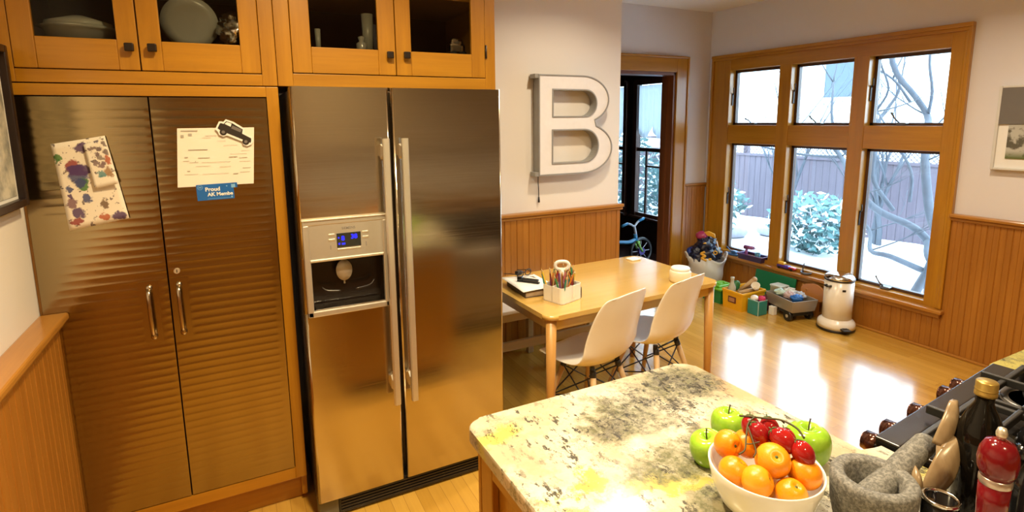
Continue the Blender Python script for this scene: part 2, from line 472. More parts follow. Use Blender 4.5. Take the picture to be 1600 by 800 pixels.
# the big window: openings (y) x (z)
YO = [(2.10, 2.645), (2.765, 3.315), (3.435, 3.99)]
ZO = [(.345, 1.445), (1.625, 2.16)]
win = MB(oakz, oaky)
XF, XB = 4.482, 4.62
win.box(XF, XB, 2.0, 2.10, .31, 2.29, .004).box(XF, XB, 3.99, 4.19, .31, 2.29, .004)
for a, b in ((2.645, 2.765), (3.315, 3.435)): win.box(XF, XB, a, b, .31, 2.17, .004)
win.use(1)
for a, b in YO:
    win.box(XF + .006, XB, a, b, 1.445, 1.625, .003); win.box(XF + .006, XB, a, b, .31, .345, .003)
win.box(XF + .002, XB, 2.1, 3.99, 2.16, 2.29, .004)
w1 = struct('window_1', win)
struct('window_trim', MB(oaky, oakz).box(4.455, 4.5, 1.975, 4.215, 2.285, 2.315, .006).box(4.465, 4.5, 1.985, 4.205, 2.262, 2.287, .005)
       .use(1).box(4.46, 4.5, 1.975, 2.0, .315, 2.29, .006).box(4.47, 4.5, 2.0, 2.02, .315, 2.27, .005).box(4.46, 4.5, 4.19, 4.215, .315, 2.29, .006), w1)
struct('window_sill', MB(wainy).box(4.425, 4.62, 1.955, 4.235, .284, .314, .008).box(4.452, 4.476, 1.975, 4.22, .25, .284, .006), w1)
sash_m = wood('sash_dark', (.05, .022, .012), (.09, .042, .02), 'z', .4)
latchm = flat('window_hardware', (.16, .15, .15), .3, .9)
for (za, zb) in ZO:
    for (ya, yb) in YO:
        s = struct('sash', MB(sash_m).box(4.56, 4.6, ya, ya + .018, za, zb).box(4.56, 4.6, yb - .024, yb, za, zb)
                   .box(4.56, 4.6, ya, yb, za, za + .022).box(4.56, 4.6, ya, yb, zb - .024, zb), w1)
        struct('pane', MB(glass).box(4.578, 4.582, ya + .018, yb - .024, za + .022, zb - .024), s)
        if za > 1 or ya < 2.2:                     # crank and lever at the foot of the sash
            m = MB(latchm); yc = (ya + yb) / 2 + .02
            m.box(4.512, 4.56, yc - .035, yc + .035, za, za + .024, .006)
            m.tube([(4.53, yc + .02, za + .024), (4.505, yc + .035, za + .05), (4.5, yc + .06, za + .055 + .05 * ((ya * 7) % 1))], .006, 8)
            m.ball((4.5, yc + .06, za + .06 + .05 * ((ya * 7) % 1)), .009, 10)
            struct('crank_handle', m, w1)
        m = MB(bronze).box(4.52, 4.545, yb - .008, yb, (za + zb) / 2 - .075, (za + zb) / 2 + .045, .003).tube([(4.535, yb - .006, (za + zb) / 2 + .03), (4.525, yb - .02, (za + zb) / 2 + .05), (4.515, yb - .022, (za + zb) / 2 + .10)], .005, 8)
        struct('latch', m, w1)

# ------------------------------------------------------------------ porch behind the doorway
PF = -.1
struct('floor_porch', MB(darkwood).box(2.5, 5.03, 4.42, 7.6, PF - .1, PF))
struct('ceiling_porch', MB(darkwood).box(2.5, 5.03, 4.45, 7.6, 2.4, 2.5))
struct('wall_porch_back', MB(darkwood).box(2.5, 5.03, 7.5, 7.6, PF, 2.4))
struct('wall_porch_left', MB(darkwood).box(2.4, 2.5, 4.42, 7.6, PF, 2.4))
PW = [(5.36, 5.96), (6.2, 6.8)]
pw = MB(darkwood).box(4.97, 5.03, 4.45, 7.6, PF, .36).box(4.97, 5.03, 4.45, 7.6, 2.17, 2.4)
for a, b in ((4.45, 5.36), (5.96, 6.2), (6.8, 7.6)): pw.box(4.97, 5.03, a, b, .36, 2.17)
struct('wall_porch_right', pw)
pframe = wood('porch_window_frame', (.045, .018, .012), (.085, .035, .02), 'z', .35)
_t = NT('shade_cloth'); _d = _t.n('ShaderNodeBsdfDiffuse'); _d.inputs[0].default_value = (.85, .86, .88, 1); _tl = _t.n('ShaderNodeBsdfTranslucent'); _tl.inputs[0].default_value = (.8, .84, .88, 1)
_mx = _t.n('ShaderNodeMixShader'); _mx.inputs[0].default_value = .6; _t.t.links.new(_d.outputs[0], _mx.inputs[1]); _t.t.links.new(_tl.outputs[0], _mx.inputs[2]); _t.t.links.new(_mx.outputs[0], _t.out.inputs[0]); shade_m = _t.m
for i, (a, b) in enumerate(PW):
    m = MB(pframe)
    m.box(4.93, 4.99, a - .05, a + .02, .33, 2.2, .004).box(4.93, 4.99, b - .03, b + .05, .33, 2.2, .004).box(4.93, 4.99, a, b, 2.14, 2.22, .004)
    m.box(4.90, 5.0, a - .07, b + .07, .345, .375, .006).box(4.95, 4.99, a, b, .375, .42).box(4.95, 4.99, a, b, 1.26, 1.31, .004)
    w = struct('window_%d' % (i + 2), m)
    struct('muntin', MB(pframe).box(4.98, 5.0, b - .2, b - .17, .42, 1.26).box(4.98, 5.0, a, b - .2, 1.05, 1.075), w)
    struct('pane', MB(glass).box(4.998, 5.002, a, b, .4, 2.15), w)
    # white valance with scalloped hem
    def hem(u, v, a=a, b=b):
        y = a + .01 + (b - a - .03) * u; low = 1.60 - .16 * abs(sin(2 * pi * u * 1.0)) ** .7
        return (4.96 + .012 * sin(u * 40), y, 2.13 + (low - 2.13) * v)
    solo('window_valance', MB(shade_m).grid(hem, 40, 6), ['white scalloped valance in the porch window nearest the doorway casing', 'white scalloped valance in the porch window next to the letter wall edge'][i],
         'curtain', None, (4.96, (a + b) / 2, 2.13), solid=.004)

# ------------------------------------------------------------------ outside
snow = NT('snow'); _v = snow.coord(); snow = snow.bsdf((.88, .90, .93), .8, 0, snow.bump(snow.noise(_v, 1.5, 4), .5, .08))
def ground(u, v):
    from mathutils import noise as mn
    x = 4.66 + 26 * u; y = -14 + 40 * v
    return (x, y, -.42 - .08 * min(1, (x - 4.66)) + .10 * mn.noise(Vector((x * .7, y * .7, 0))) * min(1, (x - 4.66) / 2))
struct('ground', MB(snow).grid(ground, 52, 80))
fence_m = wood('fence_boards', (.075, .058, .075), (.12, .095, .115), 'z', .8)
fn = thing('garden_fence', 'weathered brown board fence with a lattice top behind the snowy yard', 'fence', (10.3, 5, -.5))
b = MB(fence_m); y = -4.
while y < 15: b.box(10.3, 10.325, y, y + .135, -.6, .86); y += .142
part('board_panel', b, fn)
b = MB(fence_m); b.box(10.27, 10.35, -4, 15, .86, .91).box(10.27, 10.35, -4, 15, 1.17, 1.22); part('rail', b, fn)
b = MB(fence_m); y = -4
while y < 15:
    for sgn in (1, -1):
        b.prism([(y, .91), (y + .022, .91), (y + .022 + sgn * .26, 1.17), (y + sgn * .26, 1.17)], 10.30 + .006 * sgn, 10.305 + .006 * sgn, 'yz')
    y += .085
part('lattice_panel', b, fn)
for k in range(8):
    part('post', MB(fence_m).box(10.32, 10.42, -3.9 + k * 2.5, -3.8 + k * 2.5, -.6, 1.26), fn)

siding = NT('house_siding'); _v = siding.coord()
_z = siding.n('ShaderNodeSeparateXYZ'); siding.put(_z.inputs[0], _v)
siding = siding.bsdf((.62, .66, .68), .7, 0, siding.bump(siding.math('FRACT', siding.math('MULTIPLY', _z.outputs[2], 6)), .5, .02))
hs = thing('neighbour_house', 'pale neighbouring house beyond the fence with a dark upstairs window', 'house', (19, 8, -.5))
part('wall', MB(siding).box(18, 24, 6.5, 16, -.6, 6.2), hs)
part('roof', MB(flat('roof_snow', (.8, .83, .88), .8)).prism([(17.5, 6.1), (24.5, 6.1), (21, 9)], 6.0, 16.5, 'xz'), hs)
hw = part('window_frame', MB(flat('house_trim', (.5, .54, .58), .6)).box(17.94, 18.0, 10.8, 10.9, 2.3, 3.9).box(17.94, 18.0, 12.0, 12.1, 2.3, 3.9).box(17.9, 18.0, 10.7, 12.2, 2.2, 2.32).box(17.94, 18.0, 10.75, 12.15, 3.85, 4.0), hs)
part('window_pane', MB(flat('house_glass', (.03, .05, .07), .1)).box(17.96, 17.99, 10.9, 12.0, 2.32, 3.85), hw)

bark = flat('bark', (.060, .066, .080), .85, 0, .3, 14)
from mathutils import noise as mnoise
def branches(mb, start, d, ln, r, depth, rnd, spread=.6):
    pts = [Vector(start)]; dv = Vector(d).normalized(); n = 5
    for i in range(n):
        dv = (dv + Vector((rnd.uniform(-.14, .14), rnd.uniform(-.14, .14), rnd.uniform(-.06, .14)))).normalized()
        pts.append(pts[-1] + dv * ln / n)
    mb.tube(pts, [r * (1 - .55 * i / n) for i in range(n + 1)], 7 if r > .015 else 5)
    if depth:
        for i in range(rnd.choice((2, 3, 3))):
            k = rnd.randint(2, n); side = Vector((rnd.uniform(-1, 1), rnd.uniform(-1, 1), rnd.uniform(-.3, .8))) * spread
            branches(mb, pts[k], dv + side, ln * rnd.uniform(.55, .8), r * (1 - .55 * k / n) * .62, depth - 1, rnd)
rnd = random.Random(3)
tr = thing('garden_tree', 'bare leaning tree with forking limbs close to the right-hand panes', 'tree', (6.5, 3.12, -.55))
tb = MB(bark)
TX = 6.5
limbs = [  # (y, z) runs measured in the plane of the tree
    ([(3.05, -.6), (3.13, -.3), (3.12, .05), (3.06, .38), (3.02, .70), (3.05, 1.24), (3.16, 1.5), (3.31, 1.70), (3.40, 1.9), (3.50, 2.25), (3.53, 2.9)], .052),
    ([(2.86, -.6), (2.95, -.1), (3.1, .25), (3.3, .46), (3.53, .64), (3.66, .84), (3.9, 1.0), (4.2, 1.2), (4.45, 1.5)], .05),
    ([(3.1, .06), (3.3, .2), (3.55, .2), (3.75, .36), (4.0, .52)], .034),
    ([(3.06, .38), (2.92, .24), (2.75, .05)], .035),
    ([(3.53, .64), (3.6, .98), (3.55, 1.3), (3.68, 1.62), (3.62, 2.0), (3.7, 2.4)], .026),
    ([(3.9, 1.0), (3.98, 1.3), (4.05, 1.64), (4.2, 2.1)], .024),
    ([(4.0, 1.35), (3.85, 1.75), (3.80, 2.0), (3.86, 2.3), (3.9, 2.8)], .022),
    ([(3.85, 1.75), (3.68, 2.0), (3.63, 2.3), (3.66, 2.7)], .014),
    ([(3.31, 1.70), (3.2, 1.95), (3.12, 2.3), (3.05, 2.7)], .018),
    ([(3.5, 1.85), (3.62, 2.1), (3.8, 2.3)], .016),
    ([(3.4, .75), (3.32, 1.1), (3.38, 1.45), (3.6, 1.75)], .018),
    ([(4.2, 1.2), (4.55, 1.22), (4.9, 1.3)], .02),
]
for run, r in limbs:
    p = smoothpts([(TX + .25 * sin(i * 1.3 + r * 90), y, z) for i, (y, z) in enumerate(run)], 4)
    tb.tube(p, [r * (1 - .5 * i / (len(p) - 1)) for i in range(len(p))], 8)
part('trunk', tb, tr)
tw = MB(bark)
for k in range(26):
    run, r = limbs[k % len(limbs)]
    i = rnd.randint(max(1, len(run) // 2), len(run) - 1); y, z = run[i]
    branches(tw, (TX + .25 * sin(i * 1.3 + r * 90), y, z), (rnd.uniform(-.4, .5), rnd.uniform(-1, 1), rnd.uniform(.0, 1)), rnd.uniform(.4, .8), .010, 2, rnd)
part('twigs', tw, tr, kind='stuff')
for k, (x, y, lab) in enumerate(((9.6, 7.1, 'slim bare tree seen through the left panes of the big window'), (9.7, 5.3, 'bare multi-stemmed tree standing behind the snowy shrub'))):
    t = thing('garden_tree', lab, 'tree', (x, y, -.5)); m = MB(bark)
    for j in range(3 + k): branches(m, (x + .05 * j, y + .06 * j, -.6), (rnd.uniform(-.2, .2), rnd.uniform(-.35, .35), 1), 1.9, .045, 3, rnd, .55)
    part('trunk', m, t)

def leafball(mb, c, r, n, rnd, size=.06):
    for _ in range(n):
        d = Vector((rnd.gauss(0, 1), rnd.gauss(0, 1), rnd.gauss(0, 1))).normalized() * rnd.uniform(.55, 1)
        p = Vector(c) + Vector((d.x * r[0], d.y * r[1], d.z * r[2]))
        a = Vector((rnd.gauss(0, 1), rnd.gauss(0, 1), rnd.gauss(0, 1))).normalized(); bb = a.orthogonal().normalized()
        mb.mi = 0 if rnd.random() < .74 else 1
        mb.quad([p - a * size, p + bb * size * .45, p + a * size, p - bb * size * .45])
leaf = flat('evergreen_leaf', (.05, .13, .13), .5, 0, .3, 8)
for k, (c, r, n, lab) in enumerate((((8.3, 5.55, .0), (.6, .75, .5), 1500, 'low green shrub dusted with snow in front of the fence'),
                                    ((9.3, 8.3, -.1), (.5, .6, .35), 500, 'small snowy shrub at the left edge of the yard'),
                                    ((7.2, 7.2, .3), (.7, 1.0, .9), 1700, 'blue-green evergreen bush outside the first porch window'),
                                    ((7.4, 9.2, .4), (.8, 1.1, 1.0), 1700, 'blue-green evergreen bush outside the second porch window'),
                                    ((9.9, 2.4, -.1), (.4, .5, .3), 350, 'little snow-covered shrub at the foot of the fence'))):
    t = thing('garden_shrub', lab, 'shrub', (c[0], c[1], -.5)); m = MB(leaf, snow); leafball(m, c, r, n, rnd, .075)
    part('foliage', m, t)
    m = MB(bark)
    for j in range(5): m.tube([(c[0], c[1] + .05 * j, -.6), (c[0] + rnd.uniform(-.2, .2), c[1] + rnd.uniform(-.3, .3), c[2])], .014, 6)
    part('stem', m, t)
stone = flat('garden_stone', (.28, .27, .3), .9, 0, .3, 6)
for k, (x, y) in enumerate(((8.2, 7.1), (8.9, 6.75))):
    solo('garden_stone', lumpy(MB(stone, ), (x, y, -.38), (.28, .3, .15), k + 4), ['flat grey stone in the snow, the nearer one to the window', 'grey stone poking out of the snow by the fence'][k], 'stone', None, (x, y, -.5))
# ------------------------------------------------------------------ built-in cabinets
def shaker(mbx, x0, x1, z0, z1, y0, y1, st, ra_b, ra_t):
    """frame of a door: two stiles then two rails"""
    mbx.use(0).box(x0, x0 + st, y0, y1, z0, z1, .003).box(x1 - st, x1, y0, y1, z0, z1, .003)
    mbx.use(1).box(x0 + st, x1 - st, y0, y1, z0, z0 + ra_b, .003).box(x0 + st, x1 - st, y0, y1, z1 - ra_t, z1, .003)
    return mbx
YF = 2.43
def upper(label, x0, x1, frame, doors, knobs):
    t = thing('upper_cabinet', label, 'cabinet', ((x0 + x1) / 2, YF + .3, 1.84))
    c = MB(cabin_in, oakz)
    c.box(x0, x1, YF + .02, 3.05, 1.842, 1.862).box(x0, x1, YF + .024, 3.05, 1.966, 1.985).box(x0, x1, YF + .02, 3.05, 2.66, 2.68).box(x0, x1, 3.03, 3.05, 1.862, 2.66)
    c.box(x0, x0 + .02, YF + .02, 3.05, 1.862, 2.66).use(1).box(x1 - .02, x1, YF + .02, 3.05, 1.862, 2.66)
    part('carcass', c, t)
    f = MB(oakz, oakx)
    (l0, l1), (r0, r1), zb, zt = frame
    f.box(l0, l1, YF, YF + .022, 1.842, 2.68, .002).box(r0, r1, YF, YF + .022, 1.842, 2.68, .002)
    f.use(1).box(l1, r0, YF, YF + .022, 1.842, zb - .003, .002).box(l1, r0, YF, YF + .022, zt, 2.68, .002)
    part('face_frame', f, t)
    sh = part('shelf', MB(oakx).box(x0 + .02, x1 - .02, YF + .06, 3.02, 2.245, 2.267, .003), t)
    for (a, b, st), (kx, kz) in zip(doors, knobs):
        d = part('door', shaker(MB(oakz, oakx), a, b, zb, zt - .003, YF - .004, YF + .018, st, .105, .09), t)
        part('pane', MB(cab_glass).box(a + st - .004, b - st + .004, YF + .006, YF + .010, zb + .10, zt - .09), d)
        k = MB(bronze).cyl((kx, YF - .004, kz), (kx, YF - .018, kz), .007, seg=12).box(kx - .0145, kx + .0145, YF - .034, YF - .016, kz - .0145, kz + .0145, .004)
        part('knob', k, d)
    return t
ucl = upper('oak upper cabinet with two glass doors above the ribbed steel doors', -.648, .192,
      ((-.648, -.618), (.138, .192), 1.889, 2.60), [(-.616, -.263, .062), (-.259, .136, .068)], [(-.288, 1.967), (-.219, 1.968)])
ucr = upper('oak upper cabinet with two glass doors above the steel refrigerator', .194, 1.158,
      ((.194, .252), (1.106, 1.158), 1.896, 2.60), [(.254, .676, .074), (.680, 1.104, .068)], [(.648, 1.980), (.722, 1.982)])
for x0, x1, nm in ((.2535, .259, 0), (1.0995, 1.106, 1)): pass
part('hinge', MB(bronze).cyl((1.107, YF - .006, 1.985), (1.107, YF - .006, 2.045), .005, seg=8), ucr)

pc = thing('pantry_cabinet', 'tall oak pantry cabinet with two ribbed stainless steel doors', 'cabinet', (-.23, 2.74, 0))
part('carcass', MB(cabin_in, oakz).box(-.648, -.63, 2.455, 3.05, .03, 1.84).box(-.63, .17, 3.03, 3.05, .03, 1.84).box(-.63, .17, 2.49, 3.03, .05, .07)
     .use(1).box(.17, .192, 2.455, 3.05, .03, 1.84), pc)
part('face_frame', MB(oakz, oakx).box(.147, .192, YF, YF + .024, .13, 1.838, .002).box(-.649, -.641, YF + .01, YF + .024, .13, 1.838, .001)
     .use(1).box(-.645, .147, YF, YF + .024, 1.798, 1.838, .002).box(-.645, .147, YF, YF + .024, .13, .184, .002), pc)
part('kick_board', MB(oakx).box(-.648, .192, 2.488, 2.505, 0, .135, .002), pc)

def ribdoor(x0, x1, z0, z1, rx0, rx1, hx0, hx1):
    m = MB(steel_rib); H_ = z1 - z0
    xs = [x0, rx0 - .012, rx0, rx0 + .012]; a = rx0 + .012; 
    brk = sorted(set([x0, rx0 - .012, rx0, hx0 - .01, hx0, hx1, hx1 + .01, rx1, rx1 + .012, x1]))
    brk = [q for q in brk if x0 <= q <= x1]
    pitch = .0302; zs = []
    k = 0
    while k * pitch < H_:
        for f in (0, .30, .42, .55, .66, .78): 
            if (k + f) * pitch < H_: zs.append((z0 + (k + f) * pitch, {.42: .6, .55: 1, .66: .7}.get(f, 0)))
        k += 1
    zs.append((z1, 0))
    V = []
    for z, hgt in zs:
        row = []
        for x in brk:
            on = rx0 <= x <= rx1 and z0 + .05 < z < z1 - .03
            if hx0 <= x <= hx1 and .865 < z < 1.112: on = False
            row.append(m.bm.verts.new((x, YF - .002 - (.0007 * hgt if on else 0), z)))
        V.append(row)
    for i in range(len(V) - 1):
        for j in range(len(brk) - 1):
            f = m.bm.faces.new((V[i][j], V[i][j + 1], V[i + 1][j + 1], V[i + 1][j])); f.smooth = True
    m.box(x0, x1, YF, YF + .02, z0, z1)
    return m
pull_m = flat('pull_steel', (.50, .42, .32), .2, 1.)
def pull(cx):
    m = MB(pull_m)
    m.tube(smoothpts([(cx, YF - .006, 1.077), (cx - .001, YF - .03, 1.060), (cx - .001, YF - .036, .985), (cx, YF - .03, .915), (cx, YF - .006, .893)], 6), [.008] * 25, 10)
    m.ball((cx, YF - .008, 1.080), (.011, .008, .013), 12).ball((cx, YF - .008, .890), (.012, .009, .014), 12)
    return m
dl = part('door', ribdoor(-.638, -.253, .188, 1.794, -.585, -.263, -.348, -.283), pc)
part('handle', pull(-.315), dl); part('pull_plate', MB(steel_rib).box(-.347, -.284, YF - .0045, YF - .002, 1.104, 1.108).box(-.345, -.286, YF - .004, YF - .002, .868, 1.104), dl)
dr = part('door', ribdoor(-.248, .144, .188, 1.794, -.24, .112, -.247, -.185), pc)
part('handle', pull(-.217), dr); part('pull_plate', MB(steel_rib).box(-.246, -.187, YF - .0045, YF - .002, 1.104, 1.108).box(-.244, -.188, YF - .004, YF - .002, .868, 1.104), dr)
part('lock', MB(satin2, blackp).cyl((-.219, YF - .001, 1.136), (-.219, YF - .010, 1.136), .0105, seg=16).use(1).box(-.2205, -.2175, YF - .0105, YF - .009, 1.13, 1.142), dr)

# things kept behind the glass
CF = 1.986
solo('baking_dish', MB(flat('milk_glass', (.55, .56, .50), .25)).lathe([(.0, 0), (.09, 0), (.105, .05), (.125, .055), (.118, .058), (.1, .055), (.085, .01), (0, .01)], (-.45, 2.56, CF), 40)
     .lathe([(.0, .05), (.104, .055), (.10, .075), (.02, .10), (0, .10)], (-.45, 2.56, CF), 40),
     'whitish lidded baking dish behind the left glass door', 'dish', None, (-.45, 2.56, CF))
plate = MB(flat('plate_glaze', (.42, .42, .38), .3)).lathe([(0, 0), (.065, .002), (.097, .014), (.099, .018), (.064, .008), (0, .006)], (0, 0, 0), 48)
plate.xf(Matrix.Translation((-.098, 2.56, CF + .100)) @ Matrix.Rotation(radians(12), 4, 'X') @ Matrix.Rotation(radians(90), 4, 'X'))
solo('dinner_plate', plate, 'round grey plate standing upright behind a glass door', 'plate', None, (-.098, 2.54, CF))
foil = flat('crumpled_foil', (.62, .60, .56), .25, 1., .1)
solo('foil_bundle', lumpy(MB(foil), (.068, 2.54, CF + .07), (.07, .10, .075), 3, .35, 40, 9), 'crumpled silver foil bundle beside the upright plate', 'bundle', None, (.068, 2.54, CF))
def tumbler(x, y, h, r, m, label):
    solo('drinking_glass', MB(m).lathe([(0, 0), (r * .8, 0), (r, h), (r * .93, h), (r * .74, .008), (0, .008)], (x, y, CF), 24), label, 'glass', 'glassware over the refrigerator', (x, y, CF))
frost = flat('frosted', (.34, .33, .28), .35)
tumbler(.375, 2.55, .105, .012, frost, 'slim pale glass at the left of the cupboard over the refrigerator')
tumbler(.60, 2.60, .19, .026, frost, 'tall frosted glass in the left half of the cupboard over the refrigerator')
tumbler(.645, 2.62, .15, .018, flat('smoked', (.16, .14, .17), .2), 'thin smoky glass beside the tall frosted glass')
solo('glass_stopper', MB(flat('cut_glass', (.45, .43, .38), .1, .4)).lathe([(0, 0), (.02, 0), (.024, .05), (.01, .06), (.016, .078), (0, .085)], (.555, 2.53, CF), 10), 'small cut-glass stopper bottle at the foot of the tall frosted glass', 'bottle', None, (.555, 2.53, CF))
solo('tin_car', MB(chrome, blackp).box(.955, 1.035, 2.49, 2.55, CF + .022, CF + .072, .012).box(.965, 1.03, 2.5, 2.54, CF + .06, CF + .095, .014)
     .use(1).cyl((.97, 2.485, CF + .018), (.97, 2.555, CF + .018), .018).cyl((1.02, 2.485, CF + .018), (1.02, 2.555, CF + .018), .018), 'small silver toy car behind the right-hand glass door', 'toy', None, (.99, 2.52, CF))
solo('serving_bowl', MB(flat('stoneware', (.55, .55, .50), .3)).lathe([(0, 0), (.07, 0), (.14, .085), (.133, .085), (.06, .012), (0, .012)], (.93, 2.66, 2.267), 40), 'pale serving bowl on the shelf behind the right-hand glass door', 'bowl', None, (.93, 2.66, 2.267))
solo('green_cup', MB(flat('green_glaze', (.10, .2, .06), .3)).lathe([(0, 0), (.03, 0), (.035, .08), (.031, .08), (.027, .008), (0, .008)], (1.04, 2.53, 2.267), 24), 'green cup beside the pale serving bowl on the shelf', 'cup', None, (1.04, 2.53, 2.267))

# paper and magnets on the steel doors (front of the ribs is about YF-.0046)
YP = YF - .0056
def blobpaper(name, blobs, base=(.80, .72, .60), seed=0.):
    t = NT(name); v = t.coord(loc=(seed, 0, seed)); vo = t.coord()
    nz = t.n('ShaderNodeTexNoise'); t.put(nz.inputs['Vector'], v); nz.inputs['Scale'].default_value = 36; nz.inputs['Detail'].default_value = 7; nz.inputs['Roughness'].default_value = .7
    sc = t.n('ShaderNodeVectorMath', operation='SCALE'); t.put(sc.inputs[0], nz.outputs['Color']); sc.inputs['Scale'].default_value = .05
    ad = t.n('ShaderNodeVectorMath', operation='ADD'); t.put(ad.inputs[0], vo); t.put(ad.inputs[1], sc.outputs[0])
    col = t.mix(t.noise(v, 9, 2), [x * .95 for x in base], base)
    sp = t.ramp(t.noise(v, 55, 4, .65), .60, .63)
    col = t.mix(t.math('MULTIPLY', sp, .85), col, (.10, .06, .06))
    for x, z, rx, rz, c in blobs:
        mp = t.n('ShaderNodeMapping'); t.put(mp.inputs['Vector'], ad.outputs[0])
        mp.inputs['Scale'].default_value = (1 / rx, 0, 1 / rz); mp.inputs['Location'].default_value = (-(x + .025) / rx, 0, -(z + .025) / rz)
        ln = t.n('ShaderNodeVectorMath', operation='LENGTH'); t.put(ln.inputs[0], mp.outputs[0])
        col = t.mix(t.math('MULTIPLY', t.ramp(ln.outputs['Value'], .8, 1.05, 1, 0), .92), col, c)
    return t.bsdf(col, .75)
PUR, RED, GRN, BLU, BRN, TEA, ORG = (.075, .03, .12), (.26, .03, .03), (.05, .18, .03), (.05, .06, .17), (.16, .09, .05), (.1, .25, .27), (.42, .10, .04)
# local metres from the sheet centre
bl = [(-.005, .125, .03, .018, PUR), (-.045, .06, .022, .026, RED), (-.03, .03, .03, .035, BLU), (-.025, .045, .04, .02, PUR), (-.02, -.005, .018, .022, GRN), (-.03, .0, .02, .015, BLU), (-.083, .09, .01, .014, GRN), (-.062, -.02, .01, .01, BLU), (-.015, -.055, .014, .017, BLU),
      (-.06, -.07, .016, .02, (.2, .1, .12)), (-.045, -.105, .02, .022, PUR), (-.055, -.135, .024, .012, RED), (.075, -.125, .026, .014, PUR), (.035, -.08, .012, .02, BRN), (.03, -.125, .018, .012, ORG), (-.112, .075, .012, .008, RED), (-.06, -.045, .008, .012, PUR)]
pm = blobpaper('finger_paint', bl)
mid = Vector((-.452, 0, 1.492))
cs = [(-.548, 1.632), (-.392, 1.658), (-.349, 1.356), (-.528, 1.326)]
def sheet(u, v):
    a = Vector(cs[3]) * (1 - u) + Vector(cs[2]) * u; b2 = Vector(cs[0]) * (1 - u) + Vector(cs[1]) * u
    p = a * (1 - v) + b2 * v
    return (p.x, YP - .003 - .007 * max(0, u - .4) * abs(v - .1) - .004 * (1 - v) ** 2, p.y)
m = MB(pm).grid(sheet, 12, 14)
solo('finger_painting', m, "child's splattered finger painting hung on the left ribbed steel door", 'painting', None, tuple(mid + Vector((0, YP, 0))), solid=.0006)
sp_blobs = [(-.018, .055, .010, .009, (.2, .14, .14)), (.0, .052, .011, .010, (.13, .08, .09)), (-.008, .028, .010, .011, (.15, .09, .1)), (.004, .02, .01, .01, (.25, .2, .17)), (-.012, .0, .010, .008, (.22, .15, .15)), (.006, -.004, .011, .010, (.2, .12, .13)), (.022, .07, .012, .012, (.17, .12, .11)), (.024, .04, .012, .012, (.16, .11, .1)), (.026, .012, .014, .018, ORG), (.022, -.03, .014, .02, (.35, .2, .1)), (.0, -.038, .013, .014, TEA), (-.004, .085, .01, .01, (.12, .09, .13)), (.024, .095, .012, .012, (.18, .14, .12))]
cs2 = [(-.456, 1.628), (-.395, 1.650), (-.366, 1.487), (-.438, 1.470)]
def sheet2(u, v):
    a = Vector(cs2[3]) * (1 - u) + Vector(cs2[2]) * u; b2 = Vector(cs2[0]) * (1 - u) + Vector(cs2[1]) * u
    p = a * (1 - v) + b2 * v
    return (p.x, YP - .012 - .008 * u - .004 * (1 - v), p.y)
solo('paint_strip', MB(blobpaper('stamp_paint', sp_blobs, (.84, .77, .66), 2.)).grid(sheet2, 8, 10), 'narrow strip of dotted paint prints pinned over the finger painting', 'painting', None, (-.415, YP - .012, 1.56), solid=.0006)

# printed form
fm = MB(paper, ink_pale)
def form(u, v): return (-.187 + .262 * u + .018 * v * (1 - 0) * (1 - u * .0), YP - .002 - .003 * abs(u - .5), 1.458 + .222 * v)
def fx(px, pz, w, h=.0022):
    fm.use(1).quad([(px, YP - .0052, pz), (px + w, YP - .0052, pz), (px + w, YP - .0052, pz + h), (px, YP - .0052, pz + h)])
fm.grid(form, 6, 6)
fx(-.158, 1.668, .055, .004)
for px, pz, w, h in ((-.14, 1.597, .065, .003), (-.155, 1.569, .012, .003), (-.11, 1.566, .04, .0022), (-.005, 1.566, .03, .0025), (.03, 1.562, .03, .0018), (-.16, 1.556, .02, .0014), (-.14, 1.55, .03, .0014), (-.10, 1.549, .1, .0012), (.03, 1.548, .04, .0012),
                     (-.12, 1.535, .05, .0012), (-.04, 1.53, .04, .0012), (.04, 1.522, .03, .0014), (-.16, 1.505, .045, .0012), (-.10, 1.504, .09, .0012), (.005, 1.5, .018, .0025), (.03, 1.506, .035, .0014), (-.135, 1.652, .012, .008), (-.16, 1.645, .01, .010), (-.08, 1.65, .04, .0015), (-.09, 1.643, .03, .0012), (-.04, 1.63, .03, .001), (-.02, 1.612, .05, .001), (-.15, 1.517, .01, .0025), (.04, 1.59, .03, .001), (0, 1.578, .06, .001)):
    fx(px, pz, w, h)
fm.use(1).box(-.121, -.1185, YP - .0053, YP - .005, 1.552, 1.556)
solo('printed_form', fm, 'white printed form held by magnets on the right ribbed steel door', 'paper', None, (-.045, YP - .002, 1.57))

# off-road car magnet, turned nose down
def carM(): return Matrix.Translation((.026, YP - .010, 1.661)) @ Matrix.Rotation(radians(27), 4, 'Y') @ Matrix.Scale(1.0, 4)
body = [(-.062, -.012), (-.062, .010), (-.056, .012), (-.05, .012), (-.046, .026), (-.022, .028), (-.012, .026), (.018, .022), (.022, .006), (.058, .003), (.062, -.006), (.063, -.014), (.052, -.015), (.030, -.014), (-.03, -.015), (-.05, -.015)]
out = [(-.068, -.019), (-.068, .014), (-.060, .018), (-.054, .019), (-.050, .032), (-.022, .035), (-.01, .033), (.023, .028), (.028, .012), (.062, .009), (.069, -.005), (.069, -.018), (.058, -.031), (.044, -.033), (.034, -.022), (-.022, -.023), (-.032, -.033), (-.048, -.033), (-.056, -.024)]
cm = thing('car_magnet', 'black off-road car magnet with a white outline on the printed form', 'magnet', (.026, YP - .008, 1.661))
part('backing', MB(paperw).prism(out, -.001, .003, 'xz').xf(carM()), cm)
